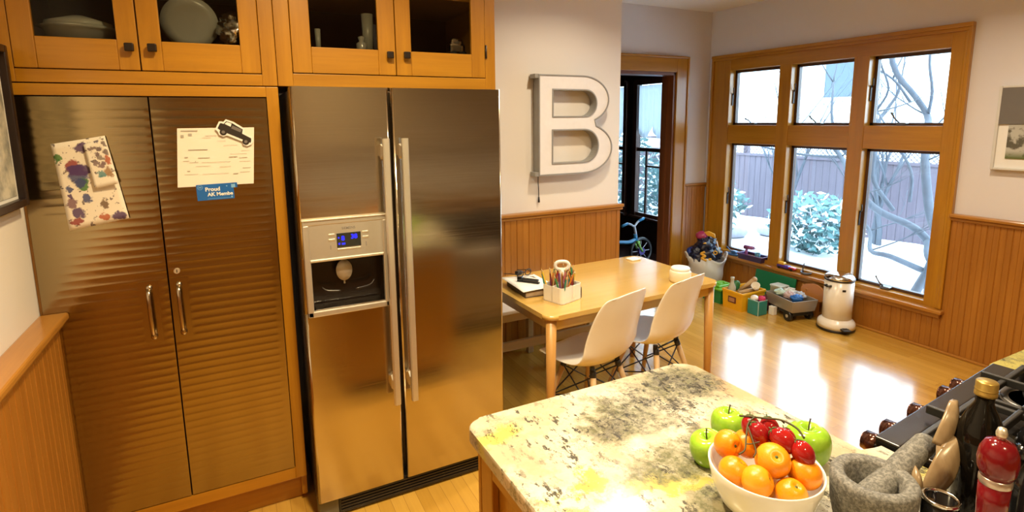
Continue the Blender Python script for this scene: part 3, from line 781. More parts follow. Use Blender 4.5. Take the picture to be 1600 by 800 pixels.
part('car_print', MB(flat('magnet_black', (.02, .013, .010), .5), flat('magnet_grey', (.16, .14, .13), .5), paperw).prism(body, -.002, -.001, 'xz')
     .cyl((-.039, -.0025, -.017), (-.039, -.001, -.017), .0125).cyl((.046, -.0025, -.017), (.046, -.001, -.017), .0125)
     .use(1).cyl((-.039, -.003, -.017), (-.039, -.002, -.017), .006).cyl((.046, -.003, -.017), (.046, -.002, -.017), .006).box(-.02, .015, -.0024, -.002, .008, .02)
     .use(2).prism([(-.047, .014), (-.043, .024), (-.026, .0255), (-.024, .013)], -.0024, -.002, 'xz').xf(carM()), cm)
mm = thing('blue_magnet', 'blue rectangular magnet with white lettering under the printed form', 'magnet', (-.06, YP - .006, 1.434))
bluem = flat('magnet_blue', (.012, .12, .42), .4, 0, .03)
Mb = Matrix.Translation((-.062, YP - .007, 1.434)) @ Matrix.Rotation(radians(-1), 4, 'Y')
part('card', MB(bluem).box(-.064, .064, -.001, .001, -.031, .031, .0005).box(.06, .078, -.001, .001, .012, .031, .0005).xf(Mb), mm)
part('lettering', text_mb('Proud', .021, .0004, [paperw], 'LEFT', .0006).xf(Mb @ Matrix.Translation((-.035, -.0016, .0105)) @ FACE_FRONT), mm, 'white lettering')
part('lettering', text_mb('AK Membe', .019, .0004, [paperw], 'LEFT', .0006).xf(Mb @ Matrix.Translation((-.028, -.0016, -.0095)) @ FACE_FRONT), mm, 'white lettering')
lb = flat('magnet_light_blue', (.2, .42, .7), .5)
part('logo', MB(lb).lathe([(.0078, 0), (.0092, 0), (.0092, .0006), (.0078, .0006), (.0078, 0)], (0, 0, 0), 24).xf(Mb @ Matrix.Translation((-.051, -.0010, .020)) @ Matrix.Rotation(radians(90), 4, 'X')), mm)
part('lettering', text_mb('AK', .009, .0004, [lb], 'CENTER', .0002).xf(Mb @ Matrix.Translation((-.051, -.0016, .020)) @ FACE_FRONT), mm, 'pale blue lettering')
part('emblem', MB(lb).box(.056, .070, -.0016, -.0008, .012, .026).box(.038, .043, -.0016, -.0008, .018, .022).box(-.03, .055, -.0016, -.0008, -.0265, -.0255).box(.052, .058, -.0016, -.0008, -.027, -.020).xf(Mb), mm)

# ------------------------------------------------------------------ refrigerator
fr = thing('refrigerator', 'stainless steel side-by-side refrigerator with an ice and water dispenser', 'refrigerator', (.655, 2.62, 0))
part('case', MB(flat('fridge_side', (.20, .17, .13), .35, .6)).box(.222, 1.09, 2.335, 3.0, .03, 1.822, .004), fr)
part('kick_grille', (lambda m: [m.use(0).box(.30, 1.085, 2.272, 2.33, .008, .092, .004)] and [m.use(1).box(.31, 1.08, 2.266, 2.273, .02 + .014 * k, .027 + .014 * k) for k in range(5)] and m)(MB(blackp, flat('grille_black', (.02, .016, .013), .3))), fr)
part('foot', MB(flat('foot_grey', (.13, .12, .08), .5)).box(.217, .30, 2.268, 2.34, .004, .092, .006), fr)
part('hinge_cover', MB(blackp).box(.235, .30, 2.30, 2.4, 1.823, 1.836, .004), fr); part('hinge_cover', MB(blackp).box(1.02, 1.08, 2.30, 2.4, 1.823, 1.836, .004), fr)
XA, XS0, XS1, XBR = .2165, .5885, .6005, 1.0955
ZB, ZT = .096, 1.832
hx0, hx1, hz0, hz1 = .244, .546, .938, 1.162     # dispenser hole
fd = MB(steel)
def doorbox(m, x0, x1, z0, z1, y0, y1, r=.009):   # vertical edges rounded
    lp = [(x0, y1), (x0, y0 + r)] + [(x0 + r - r * cos(a), y0 + r - r * sin(a)) for a in (pi / 8, pi / 4, 3 * pi / 8)] + [(x0 + r, y0), (x1 - r, y0)] + \
         [(x1 - r + r * sin(a), y0 + r - r * cos(a)) for a in (pi / 8, pi / 4, 3 * pi / 8)] + [(x1, y0 + r), (x1, y1)]
    return m.prism(lp, z0, z1, 'xy', True)
# one shell with a rectangular well: pieces meet behind the dispenser surround
doorbox(fd, XA, XS0, 1.166, ZT, 2.25, 2.332); doorbox(fd, XA, XS0, ZB, hz0, 2.25, 2.332)
fd.box(XA + .0005, hx0, 2.2515, 2.332, hz0, 1.166).box(hx1, XS0 - .0005, 2.2515, 2.332, hz0, 1.166)
fz = part('freezer_door', fd, fr, 'left steel door with the dispenser')
rd = part('fridge_door', doorbox(MB(steel), XS1, XBR, ZB, ZT, 2.25, 2.332), fr, 'right plain steel door')
def bar(x, xin):
    m = MB(satin2)
    lp = [(x - .0135, 2.196), (x - .0135, 2.182), (x - .009, 2.176), (x + .009, 2.176), (x + .0135, 2.182), (x + .0135, 2.196), (x + .008, 2.2), (x - .008, 2.2)]
    m.prism(lp, .497, 1.63, 'xy')
    for z, s in ((.575, 1), (1.575, -1)):
        m.prism([(2.2, z - .02), (2.2, z + .02), (2.225, z + .02 - .004 * s), (2.252, z + .032), (2.252, z - .032), (2.225, z - .02 - .004 * s)], x - .009, x + .009, 'yz')
    return m
part('handle', bar(.556, 0), fz); part('handle', bar(.633, 0), rd)
# dispenser
ds = MB(satin)
sx0, sx1, sz0, sz1 = .2255, .554, .924, 1.319
ds.box(sx0, sx1, 2.232, 2.252, 1.296, sz1, .005).box(sx0, hx0 + .006, 2.232, 2.252, sz0, 1.30, .005).box(hx1 - .010, sx1, 2.232, 2.252, sz0, 1.30, .005).box(sx0, sx1, 2.232, 2.252, sz0, hz0 + .012, .005)
ds.box(hx0, hx1, 2.2345, 2.252, 1.158, 1.298, .002)
dp = part('dispenser_panel', ds, fz, 'silver surround and control panel')
part('dispenser_ledge', MB(satin2).box(hx0 + .003, hx1 - .008, 2.228, 2.25, 1.150, 1.161, .003).box(sx0 - .003, sx1 + .002, 2.228, 2.25, 1.316, 1.322, .002), fz)
part('dispenser_well', MB(flat('well_black', (.016, .010, .007), .25)).box(hx0, hx1, 2.325, 2.332, hz0, 1.158).box(hx0 - .002, hx0 + .004, 2.252, 2.332, hz0, 1.158).box(hx1 - .008, hx1 + .002, 2.252, 2.332, hz0, 1.158)
     .box(hx0, hx1, 2.252, 2.332, hz0, hz0 + .008).box(hx0, hx1, 2.252, 2.332, 1.150, 1.158)
     .tube(smoothpts([(.29, 2.285, 1.03), (.31, 2.27, 1.018), (.36, 2.262, 1.012)], 5), .005, 8).tube(smoothpts([(.42, 2.262, 1.012), (.48, 2.27, 1.018), (.505, 2.285, 1.035)], 5), .005, 8), fz)
part('drip_tray', MB(chrome).box(hx0 + .012, hx1 - .014, 2.236, 2.31, hz0 + .010, hz0 + .018, .003), fz)
part('paddle', MB(flat('paddle_beige', (.50, .44, .32), .35)).lathe([(0, 0), (.030, 0), (.034, .006), (.034, .011), (0, .013)], (0, 0, 0), 28).xf(Matrix.Translation((.381, 2.285, 1.095)) @ Matrix.Rotation(radians(90), 4, 'X') @ Matrix.Diagonal((.95, 1.3, 1, 1)))
     .tube([(.381, 2.285, 1.05), (.381, 2.285, 1.035)], .004, 8), fz)
part('display', MB(blackg).box(.352, .447, 2.2325, 2.236, 1.2, 1.258, .001), fz)
glow = emit('display_blue', (.02, .02, 1.0), 3.2)
part('digits', text_mb('8', .026, .0003, [glow], 'CENTER', .0006).xf(Matrix.Translation((.376, 2.2318, 1.236)) @ FACE_FRONT), fz, 'blue lit digits')
part('digits', text_mb('38', .026, .0003, [glow], 'CENTER', .0006).xf(Matrix.Translation((.420, 2.2318, 1.240)) @ FACE_FRONT), fz, 'blue lit digits')
part('digits', MB(glow).box(.357, .362, 2.2315, 2.232, 1.237, 1.243).box(.358, .364, 2.2315, 2.232, 1.212, 1.219).box(.371, .384, 2.2315, 2.232, 1.211, 1.218), fz, 'blue lit icons')
part('brand_lettering', text_mb('SIEMENS', .0145, .0003, [ink], 'CENTER', .0002).xf(Matrix.Translation((.40, 2.2338, 1.277)) @ FACE_FRONT), fz, 'dark lettering')
bt = MB(satin2)
for x, z in ((.320, 1.25), (.320, 1.229), (.453, 1.25), (.453, 1.229)): bt.box(x, x + .026, 2.2325, 2.236, z, z + .009, .002)
bt.box(.353, .446, 2.2325, 2.236, 1.188, 1.196, .002); part('buttons', bt, fz)
part('mark', MB(ink).box(.326, .329, 2.2338, 2.2345, 1.196, 1.212), fz); part('mark', MB(ink).box(.466, .4695, 2.2338, 2.2345, 1.196, 1.214), fz)
# ------------------------------------------------------------------ pictures and the letter
lp = thing('framed_picture', 'dark wood framed picture on the left wall beside the steel doors', 'picture', (-.635, 2.06, 1.69))
part('frame', MB(darkwood).box(-.648, -.612, 2.345, 2.37, 1.433, 1.952, .004).box(-.648, -.612, 1.75, 1.775, 1.433, 1.952, .004).box(-.648, -.612, 1.775, 2.345, 1.433, 1.458, .004).box(-.648, -.612, 1.775, 2.345, 1.927, 1.952, .004), lp)
tp = NT('faded_print'); _v = tp.coord()
tp = tp.bsdf(tp.mix(tp.ramp(tp.noise(_v, 14, 5), .4, .62), (.62, .58, .48), (.26, .26, .23)), .6)
part('print', MB(tp).box(-.64, -.632, 1.79, 2.33, 1.47, 1.915), lp)
part('mat', MB(paperw).box(-.645, -.634, 1.77, 2.35, 1.45, 1.935), lp)

rp = thing('framed_picture', 'white framed tree picture on the wall right of the big window', 'picture', (4.48, 1.5, 1.6))
part('frame', MB(flat('frame_white', (.62, .60, .56), .5)).box(4.46, 4.5, 1.775, 1.792, 1.345, 1.885, .003).box(4.46, 4.5, 1.19, 1.207, 1.345, 1.885, .003).box(4.46, 4.5, 1.207, 1.775, 1.345, 1.36, .003).box(4.46, 4.5, 1.207, 1.775, 1.87, 1.885, .003), rp)
part('mat', MB(paperw).box(4.474, 4.482, 1.2, 1.78, 1.352, 1.64), rp)
part('reflection_patch', MB(flat('reflection_grey', (.15, .135, .12), .5)).box(4.462, 4.482, 1.2, 1.785, 1.64, 1.878), rp)  # grey block stands in for a reflection on the picture
tpr = NT('tree_print'); _v = tpr.coord(); _s = tpr.n('ShaderNodeSeparateXYZ'); tpr.put(_s.inputs[0], _v)
_g = tpr.ramp(_s.outputs[2], -.175, -.13, 1, 0)
_tree = tpr.ramp(tpr.noise(_v, 16, 5, .6), .47, .56)
tpr = tpr.bsdf(tpr.mix(_g, tpr.mix(_tree, (.45, .44, .38), (.10, .09, .06)), (.10, .13, .03)), .6)
part('print', MB(tpr).box(4.468, 4.474, 1.26, 1.722, 1.42, 1.638), rp)

bx = thing('letter_sign', 'large grey metal letter B sign with a white face on the dining wall', 'sign', (2.27, 3.46, 1.65))
YFt = 3.42
def arcpts(cx, cz, rx, rz, a0, a1, n=18): return [(cx + rx * cos(radians(a0 + (a1 - a0) * i / n)), cz + rz * sin(radians(a0 + (a1 - a0) * i / n))) for i in range(n + 1)]
def Bouter(d):     # d: inset
    x0 = 1.962 + d; zt, zb = 2.013 - d, 1.296 + d; zw = 1.668
    up = arcpts(2.33, 1.84, .242 - d, (2.013 - 1.667) / 2 - d, 88, -62); lo = arcpts(2.34, 1.483, .268 - d, (1.67 - 1.296) / 2 - d, 64, -88)
    return [(x0, zb), (x0, zt)] + up + lo
def D(x0, x1, z0, z1, d):
    x0, z0, z1 = x0 - d, z0 - d, z1 + d; r = (z1 - z0) / 2
    return [(x0, z0), (x0, z1)] + arcpts(x1 + d - r, (z0 + z1) / 2, r, r, 90, -90)
holes = [(2.083, 2.455, 1.722, 1.905), (2.08, 2.475, 1.385, 1.618)]
metal = flat('sign_grey', (.34, .33, .31), .45, .35, .12, 12)
face = flat('sign_face', (.76, .73, .72), .45)
def toY(mb, yc): return mb.xf(Matrix.Translation((0, yc, 0)) @ FACE_FRONT)
body = toY(curve_mb([Bouter(0)] + [D(*h, 0) for h in holes], .035, [metal]), 3.457)
part('letter_body', body, bx)
part('rim', toY(curve_mb([Bouter(0), Bouter(.009)], .006, [metal]), 3.417), bx)
for h in holes: part('rim', toY(curve_mb([D(*h, 0), D(*h, .009)], .006, [metal]), 3.417), bx)
part('letter_face', toY(curve_mb([Bouter(.010)] + [D(*h, .010) for h in holes], .003, [face]), 3.419), bx)
part('serif', MB(metal).box(1.932, 1.966, 3.415, 3.49, 1.985, 2.015, .002), bx); part('serif', MB(metal).box(1.932, 1.966, 3.415, 3.49, 1.294, 1.325, .002), bx)
part('cord', MB(blackp).tube(smoothpts([(1.988, 3.47, 1.30), (1.99, 3.475, 1.24), (1.997, 3.48, 1.18), (1.999, 3.482, 1.13)], 5), .0035, 8).cyl((1.999, 3.482, 1.135), (2.0, 3.482, 1.095), .006, .008, 10), bx, 'dark cord')

# ------------------------------------------------------------------ dining table, bench, chairs
TZ = .74
ROT = radians(1.6)
TC = (1.915, 2.60)
tb_ = thing('dining_table', 'rectangular birch dining table with rounded corners and tapered legs', 'table', (TC[0], TC[1], 0), ROT)
def rrect(hx, hy, r, n=8):
    out = []
    for cx, cy, a in ((hx - r, hy - r, 0), (-hx + r, hy - r, 90), (-hx + r, -hy + r, 180), (hx - r, -hy + r, 270)):
        out += [(cx + r * cos(radians(a + 90 * i / n)), cy + r * sin(radians(a + 90 * i / n))) for i in range(n + 1)]
    return out
HX, HY = .605, .375
part('tabletop', MB(birch).prism(rrect(HX, HY, .06), TZ - .024, TZ, 'xy', True), tb_, world=False)
part('apron', MB(birch).box(-HX + .05, HX - .05, -HY + .03, -HY + .052, TZ - .085, TZ - .024, .002).box(-HX + .05, HX - .05, HY - .052, HY - .03, TZ - .085, TZ - .024, .002)
     .box(-HX + .03, -HX + .052, -HY + .05, HY - .05, TZ - .085, TZ - .024, .002).box(HX - .052, HX - .03, -HY + .05, HY - .05, TZ - .085, TZ - .024, .002), tb_, world=False)
for sx in (-1, 1):
    for sy in (-1, 1):
        part('leg', MB(birchz).cyl((sx * (HX - .045), sy * (HY - .045), TZ - .024), (sx * (HX - .035), sy * (HY - .035), 0), .028, .019, 18), tb_, world=False)

bn = thing('bench', 'white bench with pale wooden rails between the table and the wall', 'bench', (1.85, 3.2, 0))
part('seat', MB(whitepp).box(1.2, 2.45, 3.03, 3.42, .455, .482, .006), bn)
part('rail', MB(bench_w).box(1.22, 2.43, 3.06, 3.085, .395, .455, .002), bn)
part('rail', MB(bench_w).box(1.22, 2.43, 3.08, 3.105, .185, .245, .002), bn)
for x in (1.26, 1.86, 2.40):
    for y in (3.085, 3.36): part('leg', MB(bench_w).box(x - .022, x + .022, y, y + .04, 0, .455, .003), bn)

shell_m = flat('chair_shell', (.80, .76, .68), .32, 0, .015)
def shell_pt(u, v):
    """u across (-1..1), v 0 front edge .. 1 top of back; chair faces +y"""
    prof = [(.235, .405), (.225, .432), (.12, .428), (0, .415), (-.10, .422), (-.165, .465), (-.195, .54), (-.215, .64), (-.235, .74), (-.247, .815), (-.249, .832)]
    wid = [.150, .185, .218, .228, .230, .228, .222, .215, .202, .170, .125]
    rise = [.0, .004, .018, .034, .046, .050, .040, .022, .010, .0, -.012]
    wrap = [.0, -.006, .0, .0, .01, .035, .055, .052, .040, .022, .006]
    f = v * (len(prof) - 1); i = min(int(f), len(prof) - 2); k = f - i
    def cr(a):
        p0, p1, p2, p3 = a[max(i - 1, 0)], a[i], a[i + 1], a[min(i + 2, len(a) - 1)]
        return .5 * (2 * p1 + (p2 - p0) * k + (2 * p0 - 5 * p1 + 4 * p2 - p3) * k * k + (3 * p1 - p0 - 3 * p2 + p3) * k ** 3)
    y = cr([q[0] for q in prof]); z = cr([q[1] for q in prof]); w = cr(wid); r = cr(rise); wr = cr(wrap)
    e = abs(u) ** 2.4
    return (u * w, y + wr * e, z + r * e)
ch = thing('dining_chair', 'white shell dining chair pulled up to the table end nearest the refrigerator', 'chair', (0, 0, 0), 0, 'white shell chairs at the table')
part('seat_shell', MB(shell_m).grid(lambda a, b: shell_pt(a * 2 - 1, b), 18, 30), ch, world=False, solid=.007, sub=1)
legs = {}
for sx in (-1, 1):
    for sy in (-1, 1):
        a = Vector((sx * .105, sy * .10 - .0, .385)); b2 = Vector((sx * .20, sy * .205, 0)); legs[(sx, sy)] = (a, b2)
        part('leg', MB(beech).cyl(b2, a, .0115, .0165, 14), ch, world=False)
st = MB(iron)
def on(k, t): a, b2 = legs[k]; return a * (1 - t) + b2 * t
for p, q in (((-1, -1), (1, -1)), ((1, -1), (1, 1)), ((1, 1), (-1, 1)), ((-1, 1), (-1, -1))):
    st.cyl(on(p, .05), on(q, .52), .0042, seg=8).cyl(on(q, .05), on(p, .52), .0042, seg=8)
for k in legs: st.cyl(on(k, -.02), on(k, .06), .0172, seg=12)
for k in ((-1, -1), (1, -1)): st.cyl(on(k, .52), on((-k[0], -k[1]), .52), .0042, seg=8)
st.cyl((-.105, -.095, .392), (.105, -.095, .392), .005, seg=8).cyl((-.105, .095, .392), (.105, .095, .392), .005, seg=8)
part('strut', st, ch, 'black metal struts', world=False)
mt = MB(blackp)
for sx in (-1, 1):
    for sy in (-1, 1): mt.cyl((sx * .105, sy * .095, .386), (sx * .105, sy * .095, .42 if sy > 0 else .415), .014, seg=12)
part('mount', mt, ch, world=False)
CH1 = (1.675, 2.345, radians(15)); CH2 = (2.16, 2.405, radians(14))
ch.location = (CH1[0], CH1[1], 0); ch.rotation_euler = (0, 0, CH1[2])
dup(ch, (CH2[0], CH2[1], 0), CH2[2], 'white shell dining chair pulled up to the table end nearest the window', 'white shell chairs at the table')

# caddy with pencils
cd = thing('art_caddy', 'white divided art caddy with a loop handle full of pencils on the table', 'caddy', (1.535, 2.425, TZ), radians(17))
cw, cdp, chh, th = .082, .072, .088, .0035
m = MB(whitep); m.prism(rrect(cw, cdp, .02), 0, .004, 'xy')
def wallring(m, hx, hy, r, z0, z1, t):
    o = rrect(hx, hy, r); i_ = rrect(hx - t, hy - t, max(r - t, .002)); n = len(o); tm = bmesh.new()
    A = [tm.verts.new((x, y, z0)) for x, y in o]; B = [tm.verts.new((x, y, z1)) for x, y in o]; C = [tm.verts.new((x, y, z1)) for x, y in i_]; D_ = [tm.verts.new((x, y, z0)) for x, y in i_]
    for k in range(n):
        j = (k + 1) % n
        for a, b in ((A, B), (B, C), (C, D_), (D_, A)):
            f = tm.faces.new((a[k], a[j], b[j], b[k])); f.smooth = False
    bmesh.ops.recalc_face_normals(tm, faces=tm.faces); m.merge(tm)
wallring(m, cw, cdp, .02, 0, chh, th)
m.box(-.002, .002, -cdp, cdp, 0, chh).box(-cw, cw, -.002, .002, 0, chh).box(.012, .024, -cdp - .002, -cdp + .001, .02, chh, .001)
part('tub', m, cd, world=False)
hnd = MB(whitep); hnd.tube([(x, 0, z) for x, z in [(.026 * 0 + .0, .0)]] + [(0, 0, .166)], .012, 12)
loop = [(.036 * (abs(cos(a)) ** .7) * (1 if cos(a) > 0 else -1) * cos(radians(-44)), .036 * (abs(cos(a)) ** .7) * (1 if cos(a) > 0 else -1) * sin(radians(-44)), .186 + .022 * sin(a)) for a in [2 * pi * k / 40 for k in range(41)]]
hnd.tube(loop, .0095, 10, cap=False); part('handle', hnd, cd, world=False)
pencil_cols = [('red', (.4, .02, .02)), ('orange', (.6, .2, .02)), ('yellow', (.65, .45, .03)), ('green', (.03, .2, .06)), ('teal', (.02, .25, .22)), ('brown', (.2, .08, .03)), ('purple', (.14, .03, .14)), ('pink', (.5, .14, .16)), ('dark red', (.16, .015, .02)), ('tan', (.5, .3, .12))]
tipw = flat('pencil_wood', (.62, .45, .22), .6)
protos = []
rp_ = random.Random(11)
for nm, c in pencil_cols:
    m = MB(flat('pencil_' + nm.replace(' ', '_'), c, .35), tipw)
    m.cyl((0, 0, 0), (0, 0, .135), .0042, seg=6, smooth=False).use(1).cyl((0, 0, .135), (0, 0, .152), .0042, .001, 6).use(0).cyl((0, 0, .150), (0, 0, .156), .0014, .0004, 6)
    protos.append((nm, m))
cells = [(-.042, -.036), (.042, -.036), (-.042, .036), (.042, .036)]
made = {}
CM = Matrix.Translation((1.535, 2.425, TZ)) @ Matrix.Rotation(radians(17), 4, 'Z')
for k in range(44):
    nm, mbp = protos[k % len(protos)]
    cx, cy = cells[(k * 7 + k // 10) % 4]
    base = CM @ Vector((cx + rp_.uniform(-.022, .022), cy + rp_.uniform(-.018, .018), .006 + .0))
    tilt = Vector((rp_.uniform(-.30, .30), rp_.uniform(-.26, .26), 1)).normalized()
    if nm not in made:
        o = _link('pencil', mbp.bm, mbp.mats); made[nm] = o
    else:
        o = made[nm].copy(); COL.objects.link(o)
    o.location = base; o.rotation_mode = 'QUATERNION'; o.rotation_quaternion = Vector((0, 0, 1)).rotation_difference(tilt)
    o.scale = (1, 1, rp_.uniform(.95, 1.25))
    tagit(o, '%s pencil standing among the others in the white art caddy' % nm, 'pencil', 'pencils in the art caddy')

bk = thing('notebook_stack', 'thick dark notebook lying on the table beside the art caddy', 'book', (1.46, 2.66, TZ), radians(-4))
part('cover', MB(flat('book_dark', (.10, .07, .05), .6)).box(-.085, .085, -.14, .12, 0, .006, .001).box(-.085, .085, -.14, .12, .03, .036, .001).box(-.085, -.081, -.14, .12, 0, .036), bk, world=False)
part('pages', MB(flat('page_edges', (.35, .26, .17), .8)).box(-.08, .082, -.137, .117, .006, .03), bk, world=False)
solo('paper_pad', MB(paperw).grid(lambda u, v: (-.12 + .22 * u, -.16 + .30 * v, .002 + .004 * sin(u * 3 + v * 2)), 8, 8).xf(Matrix.Translation((1.475, 2.675, TZ + .036)) @ Matrix.Rotation(radians(-2), 4, 'Z')), 'white paper sheet lying on top of the thick dark notebook', 'paper', None, (1.475, 2.675, TZ + .036), solid=.002)
sgm = thing('stapler', 'black stapler lying on the white paper sheet', 'stapler', (1.45, 2.66, TZ + .043))
part('base', MB(blackp).box(-.012, .012, -.075, .06, 0, .008, .003), sgm, world=False)
part('arm', MB(blackg).box(-.010, .010, -.07, .055, .012, .024, .004).box(-.011, .011, .03, .06, .004, .03, .004), sgm, world=False)
sgm.rotation_euler = (0, 0, radians(38)); WM[sgm] = Matrix.Translation((1.45, 2.66, TZ + .043)) @ Matrix.Rotation(radians(38), 4, 'Z')
gl = MB(blackp)
for sx in (-1, 1):
    gl.tube([(sx * .034 + .026 * cos(2 * pi * k / 20), 0, .02 + .018 * sin(2 * pi * k / 20)) for k in range(21)], .003, 8, cap=False)
    gl.tube([(sx * .06, 0, .022), (sx * .062, .05, .02), (sx * .058, .11, .008)], .0025, 6)
gl.tube([(-.009, 0, .026), (.009, 0, .026)], .0025, 6).box(-.02, .02, .03, .06, 0, .026, .006)
solo('eyeglasses', gl.xf(Matrix.Translation((1.49, 2.77, TZ + .044)) @ Matrix.Rotation(radians(20), 4, 'Z')), 'dark folded eyeglasses at the back of the white paper sheet', 'glasses', None, (1.49, 2.77, TZ + .044))
jr = thing('food_jar', 'cream squat food jar with a white lid at the window end of the table', 'jar', (2.32, 2.36, TZ))
part('body', MB(jar_glass).lathe([(0, 0), (.056, 0), (.062, .012), (.063, .062), (.056, .072), (.053, .072), (.058, .06), (.058, .012), (0, .006)], (0, 0, 0), 36), jr, world=False)
part('lid', MB(whitep).lathe([(0, .070), (.052, .070), (.055, .073), (.055, .084), (.050, .089), (0, .090)], (0, 0, 0), 36), jr, world=False)
part('contents', MB(flat('rice', (.7, .64, .5), .8)).lathe([(0, .007), (.057, .012), (.057, .03), (0, .036)], (0, 0, 0), 30), jr, world=False)
solo('napkin', MB(paperw).box(2.37, 2.45, 2.86, 2.93, TZ, TZ + .012, .005), 'small folded white napkin at the far corner of the table', 'napkin', None, (2.41, 2.895, TZ))
# cord of the caddy side (rubber band loop)
solo('rubber_band', MB(blackp).tube([(1.636 + .004 * cos(a), 2.39 + .008 * cos(a), .79 + .03 * sin(a)) for a in [2 * pi * k / 20 for k in range(21)]], .0018, 6, cap=False).xf(Matrix.Translation((0, 0, -.0185))), 'thin dark elastic loop hanging by the right side of the art caddy', 'band', None, (1.636, 2.39, TZ))
# ------------------------------------------------------------------ toys and things under the window
def openbox(m, x0, x1, y0, y1, z0, z1, t, flare=0.0, bev=0):
    m.box(x0, x1, y0, y1, z0, z0 + t)
    def wallq(a, b):   # slanted wall between two bottom points
        pass
    cx, cy = (x0 + x1) / 2, (y0 + y1) / 2; k = 1 + flare
    def T(x, y): return (cx + (x - cx) * k, cy + (y - cy) * k)
    tm = bmesh.new()
    bo = [(x0, y0), (x1, y0), (x1, y1), (x0, y1)]; bi = [(x0 + t, y0 + t), (x1 - t, y0 + t), (x1 - t, y1 - t), (x0 + t, y1 - t)]
    A = [tm.verts.new((*p, z0)) for p in bo]; B = [tm.verts.new((*T(*p), z1)) for p in bo]
    C = [tm.verts.new((*T(*p), z1)) for p in bi]; D_ = [tm.verts.new((*p, z0)) for p in bi]
    for i in range(4):
        j = (i + 1) % 4
        for a, b in ((A, B), (B, C), (C, D_), (D_, A)): tm.faces.new((a[i], a[j], b[j], b[i]))
    bmesh.ops.recalc_face_normals(tm, faces=tm.faces); return m.merge(tm)
def P(name, color, rough=.4, **k): return flat('toy_' + name, color, rough, 0, **k)

canvas = flat('canvas', (.66, .64, .62), .85, 0, .05, 30)
bk_ = thing('canvas_basket', 'white canvas toy basket in the corner left of the window', 'basket', (4.2, 3.93, 0))
def bag(u, v):
    a = 2 * pi * u; r = .150 + .030 * v + .010 * sin(3 * a + 5 * v) * v + .006 * sin(7 * a) * v + .008 * sin(9 * v + 2 * a)
    z = .015 + .30 * v + (.018 * sin(2 * a + 1) + .01 * sin(5 * a)) * v
    return (r * cos(a), r * sin(a), z)
b = MB(canvas).grid(bag, 48, 14); b.lathe([(0, .004), (.15, .004), (.153, .02), (0, .02)], (0, 0, 0), 32)
part('bag', b, bk_, world=False, solid=.006)
for a in (radians(150), radians(-35)):
    c, s_ = cos(a), sin(a); part('handle', MB(canvas).tube(smoothpts([(.172 * c - .05 * s_, .172 * s_ + .05 * c, .29), (.195 * c - .035 * s_, .195 * s_ + .035 * c, .345), (.2 * c, .2 * s_, .36), (.195 * c + .035 * s_, .195 * s_ - .035 * c, .345), (.172 * c + .05 * s_, .172 * s_ - .05 * c, .29)], 5), .009, 8), bk_, world=False)
navy = P('navy', (.010, .012, .035), .35, var=.3); yel = P('yellow', (.70, .36, .02)); pinkm = P('magenta', (.36, .03, .10), .15)
k = thing('toy_backpack', 'navy soft toy bag with yellow markings heaped in the canvas basket', 'toy', (4.19, 3.91, .20))
m = MB(navy)
for i, (x, y, z, r) in enumerate(((4.15, 3.87, .345, .085), (4.24, 3.86, .36, .075), (4.10, 3.96, .36, .08), (4.21, 3.99, .37, .10), (4.15, 3.90, .435, .07), (4.22, 3.92, .455, .07), (4.18, 3.95, .48, .06), (4.07, 3.90, .33, .06))):
    lumpy(m, (x, y, z), (r, r * .95, r * .9), i + 2, .45, 24, 5)
part('body', m, k)
m = MB(yel); rr_ = .017
m.tube([(4.172 + rr_ * .62 * cos(a), 3.785 - rr_ * .78 * cos(a), .385 + rr_ * sin(a)) for a in [2 * pi * q / 18 for q in range(19)]], .006, 6, cap=False)
m.tube(smoothpts([(4.085, 3.835, .395), (4.055, 3.855, .375), (4.075, 3.82, .355), (4.05, 3.84, .335), (4.075, 3.80, .315)], 5), .012, 8)
m.ball((4.115, 3.795, .325), (.02, .016, .012), 12).ball((4.105, 3.865, .475), (.02, .02, .008), 12)
part('patch', m, k, 'yellow markings')
solo('toy_helmet', lumpy(MB(pinkm), (4.17, 3.97, .525), (.055, .06, .045), 4, .12, 24), 'shiny dark pink toy helmet on top of the basket heap', 'toy', None, (4.17, 3.97, .525))
solo('plastic_toy', MB(yel).prism([(-.06, -.012), (-.02, .02), (.045, .016), (.065, -.02), (.03, -.014), (.0, -.026)], -.012, .012, 'xz').xf(Matrix.Translation((4.21, 3.90, .552)) @ Matrix.Rotation(radians(-55), 4, 'Z') @ Matrix.Rotation(radians(20), 4, 'Y')), 'orange-yellow plastic toy piece on top of the basket heap', 'toy', None, (4.21, 3.90, .552))
solo('toy_ball', MB(P('royal', (.02, .04, .22), .2)).ball((4.07, 4.0, .365), .05, 20), 'shiny blue toy ball at the left rim of the canvas basket', 'toy', None, (4.07, 4.0, .365))
solo('toy_stick', MB(whitep).cyl((4.26, 3.795, .32), (4.20, 3.80, .50), .005, seg=8), 'thin white stick poking out of the canvas basket', 'toy', None, (4.25, 3.795, .32))

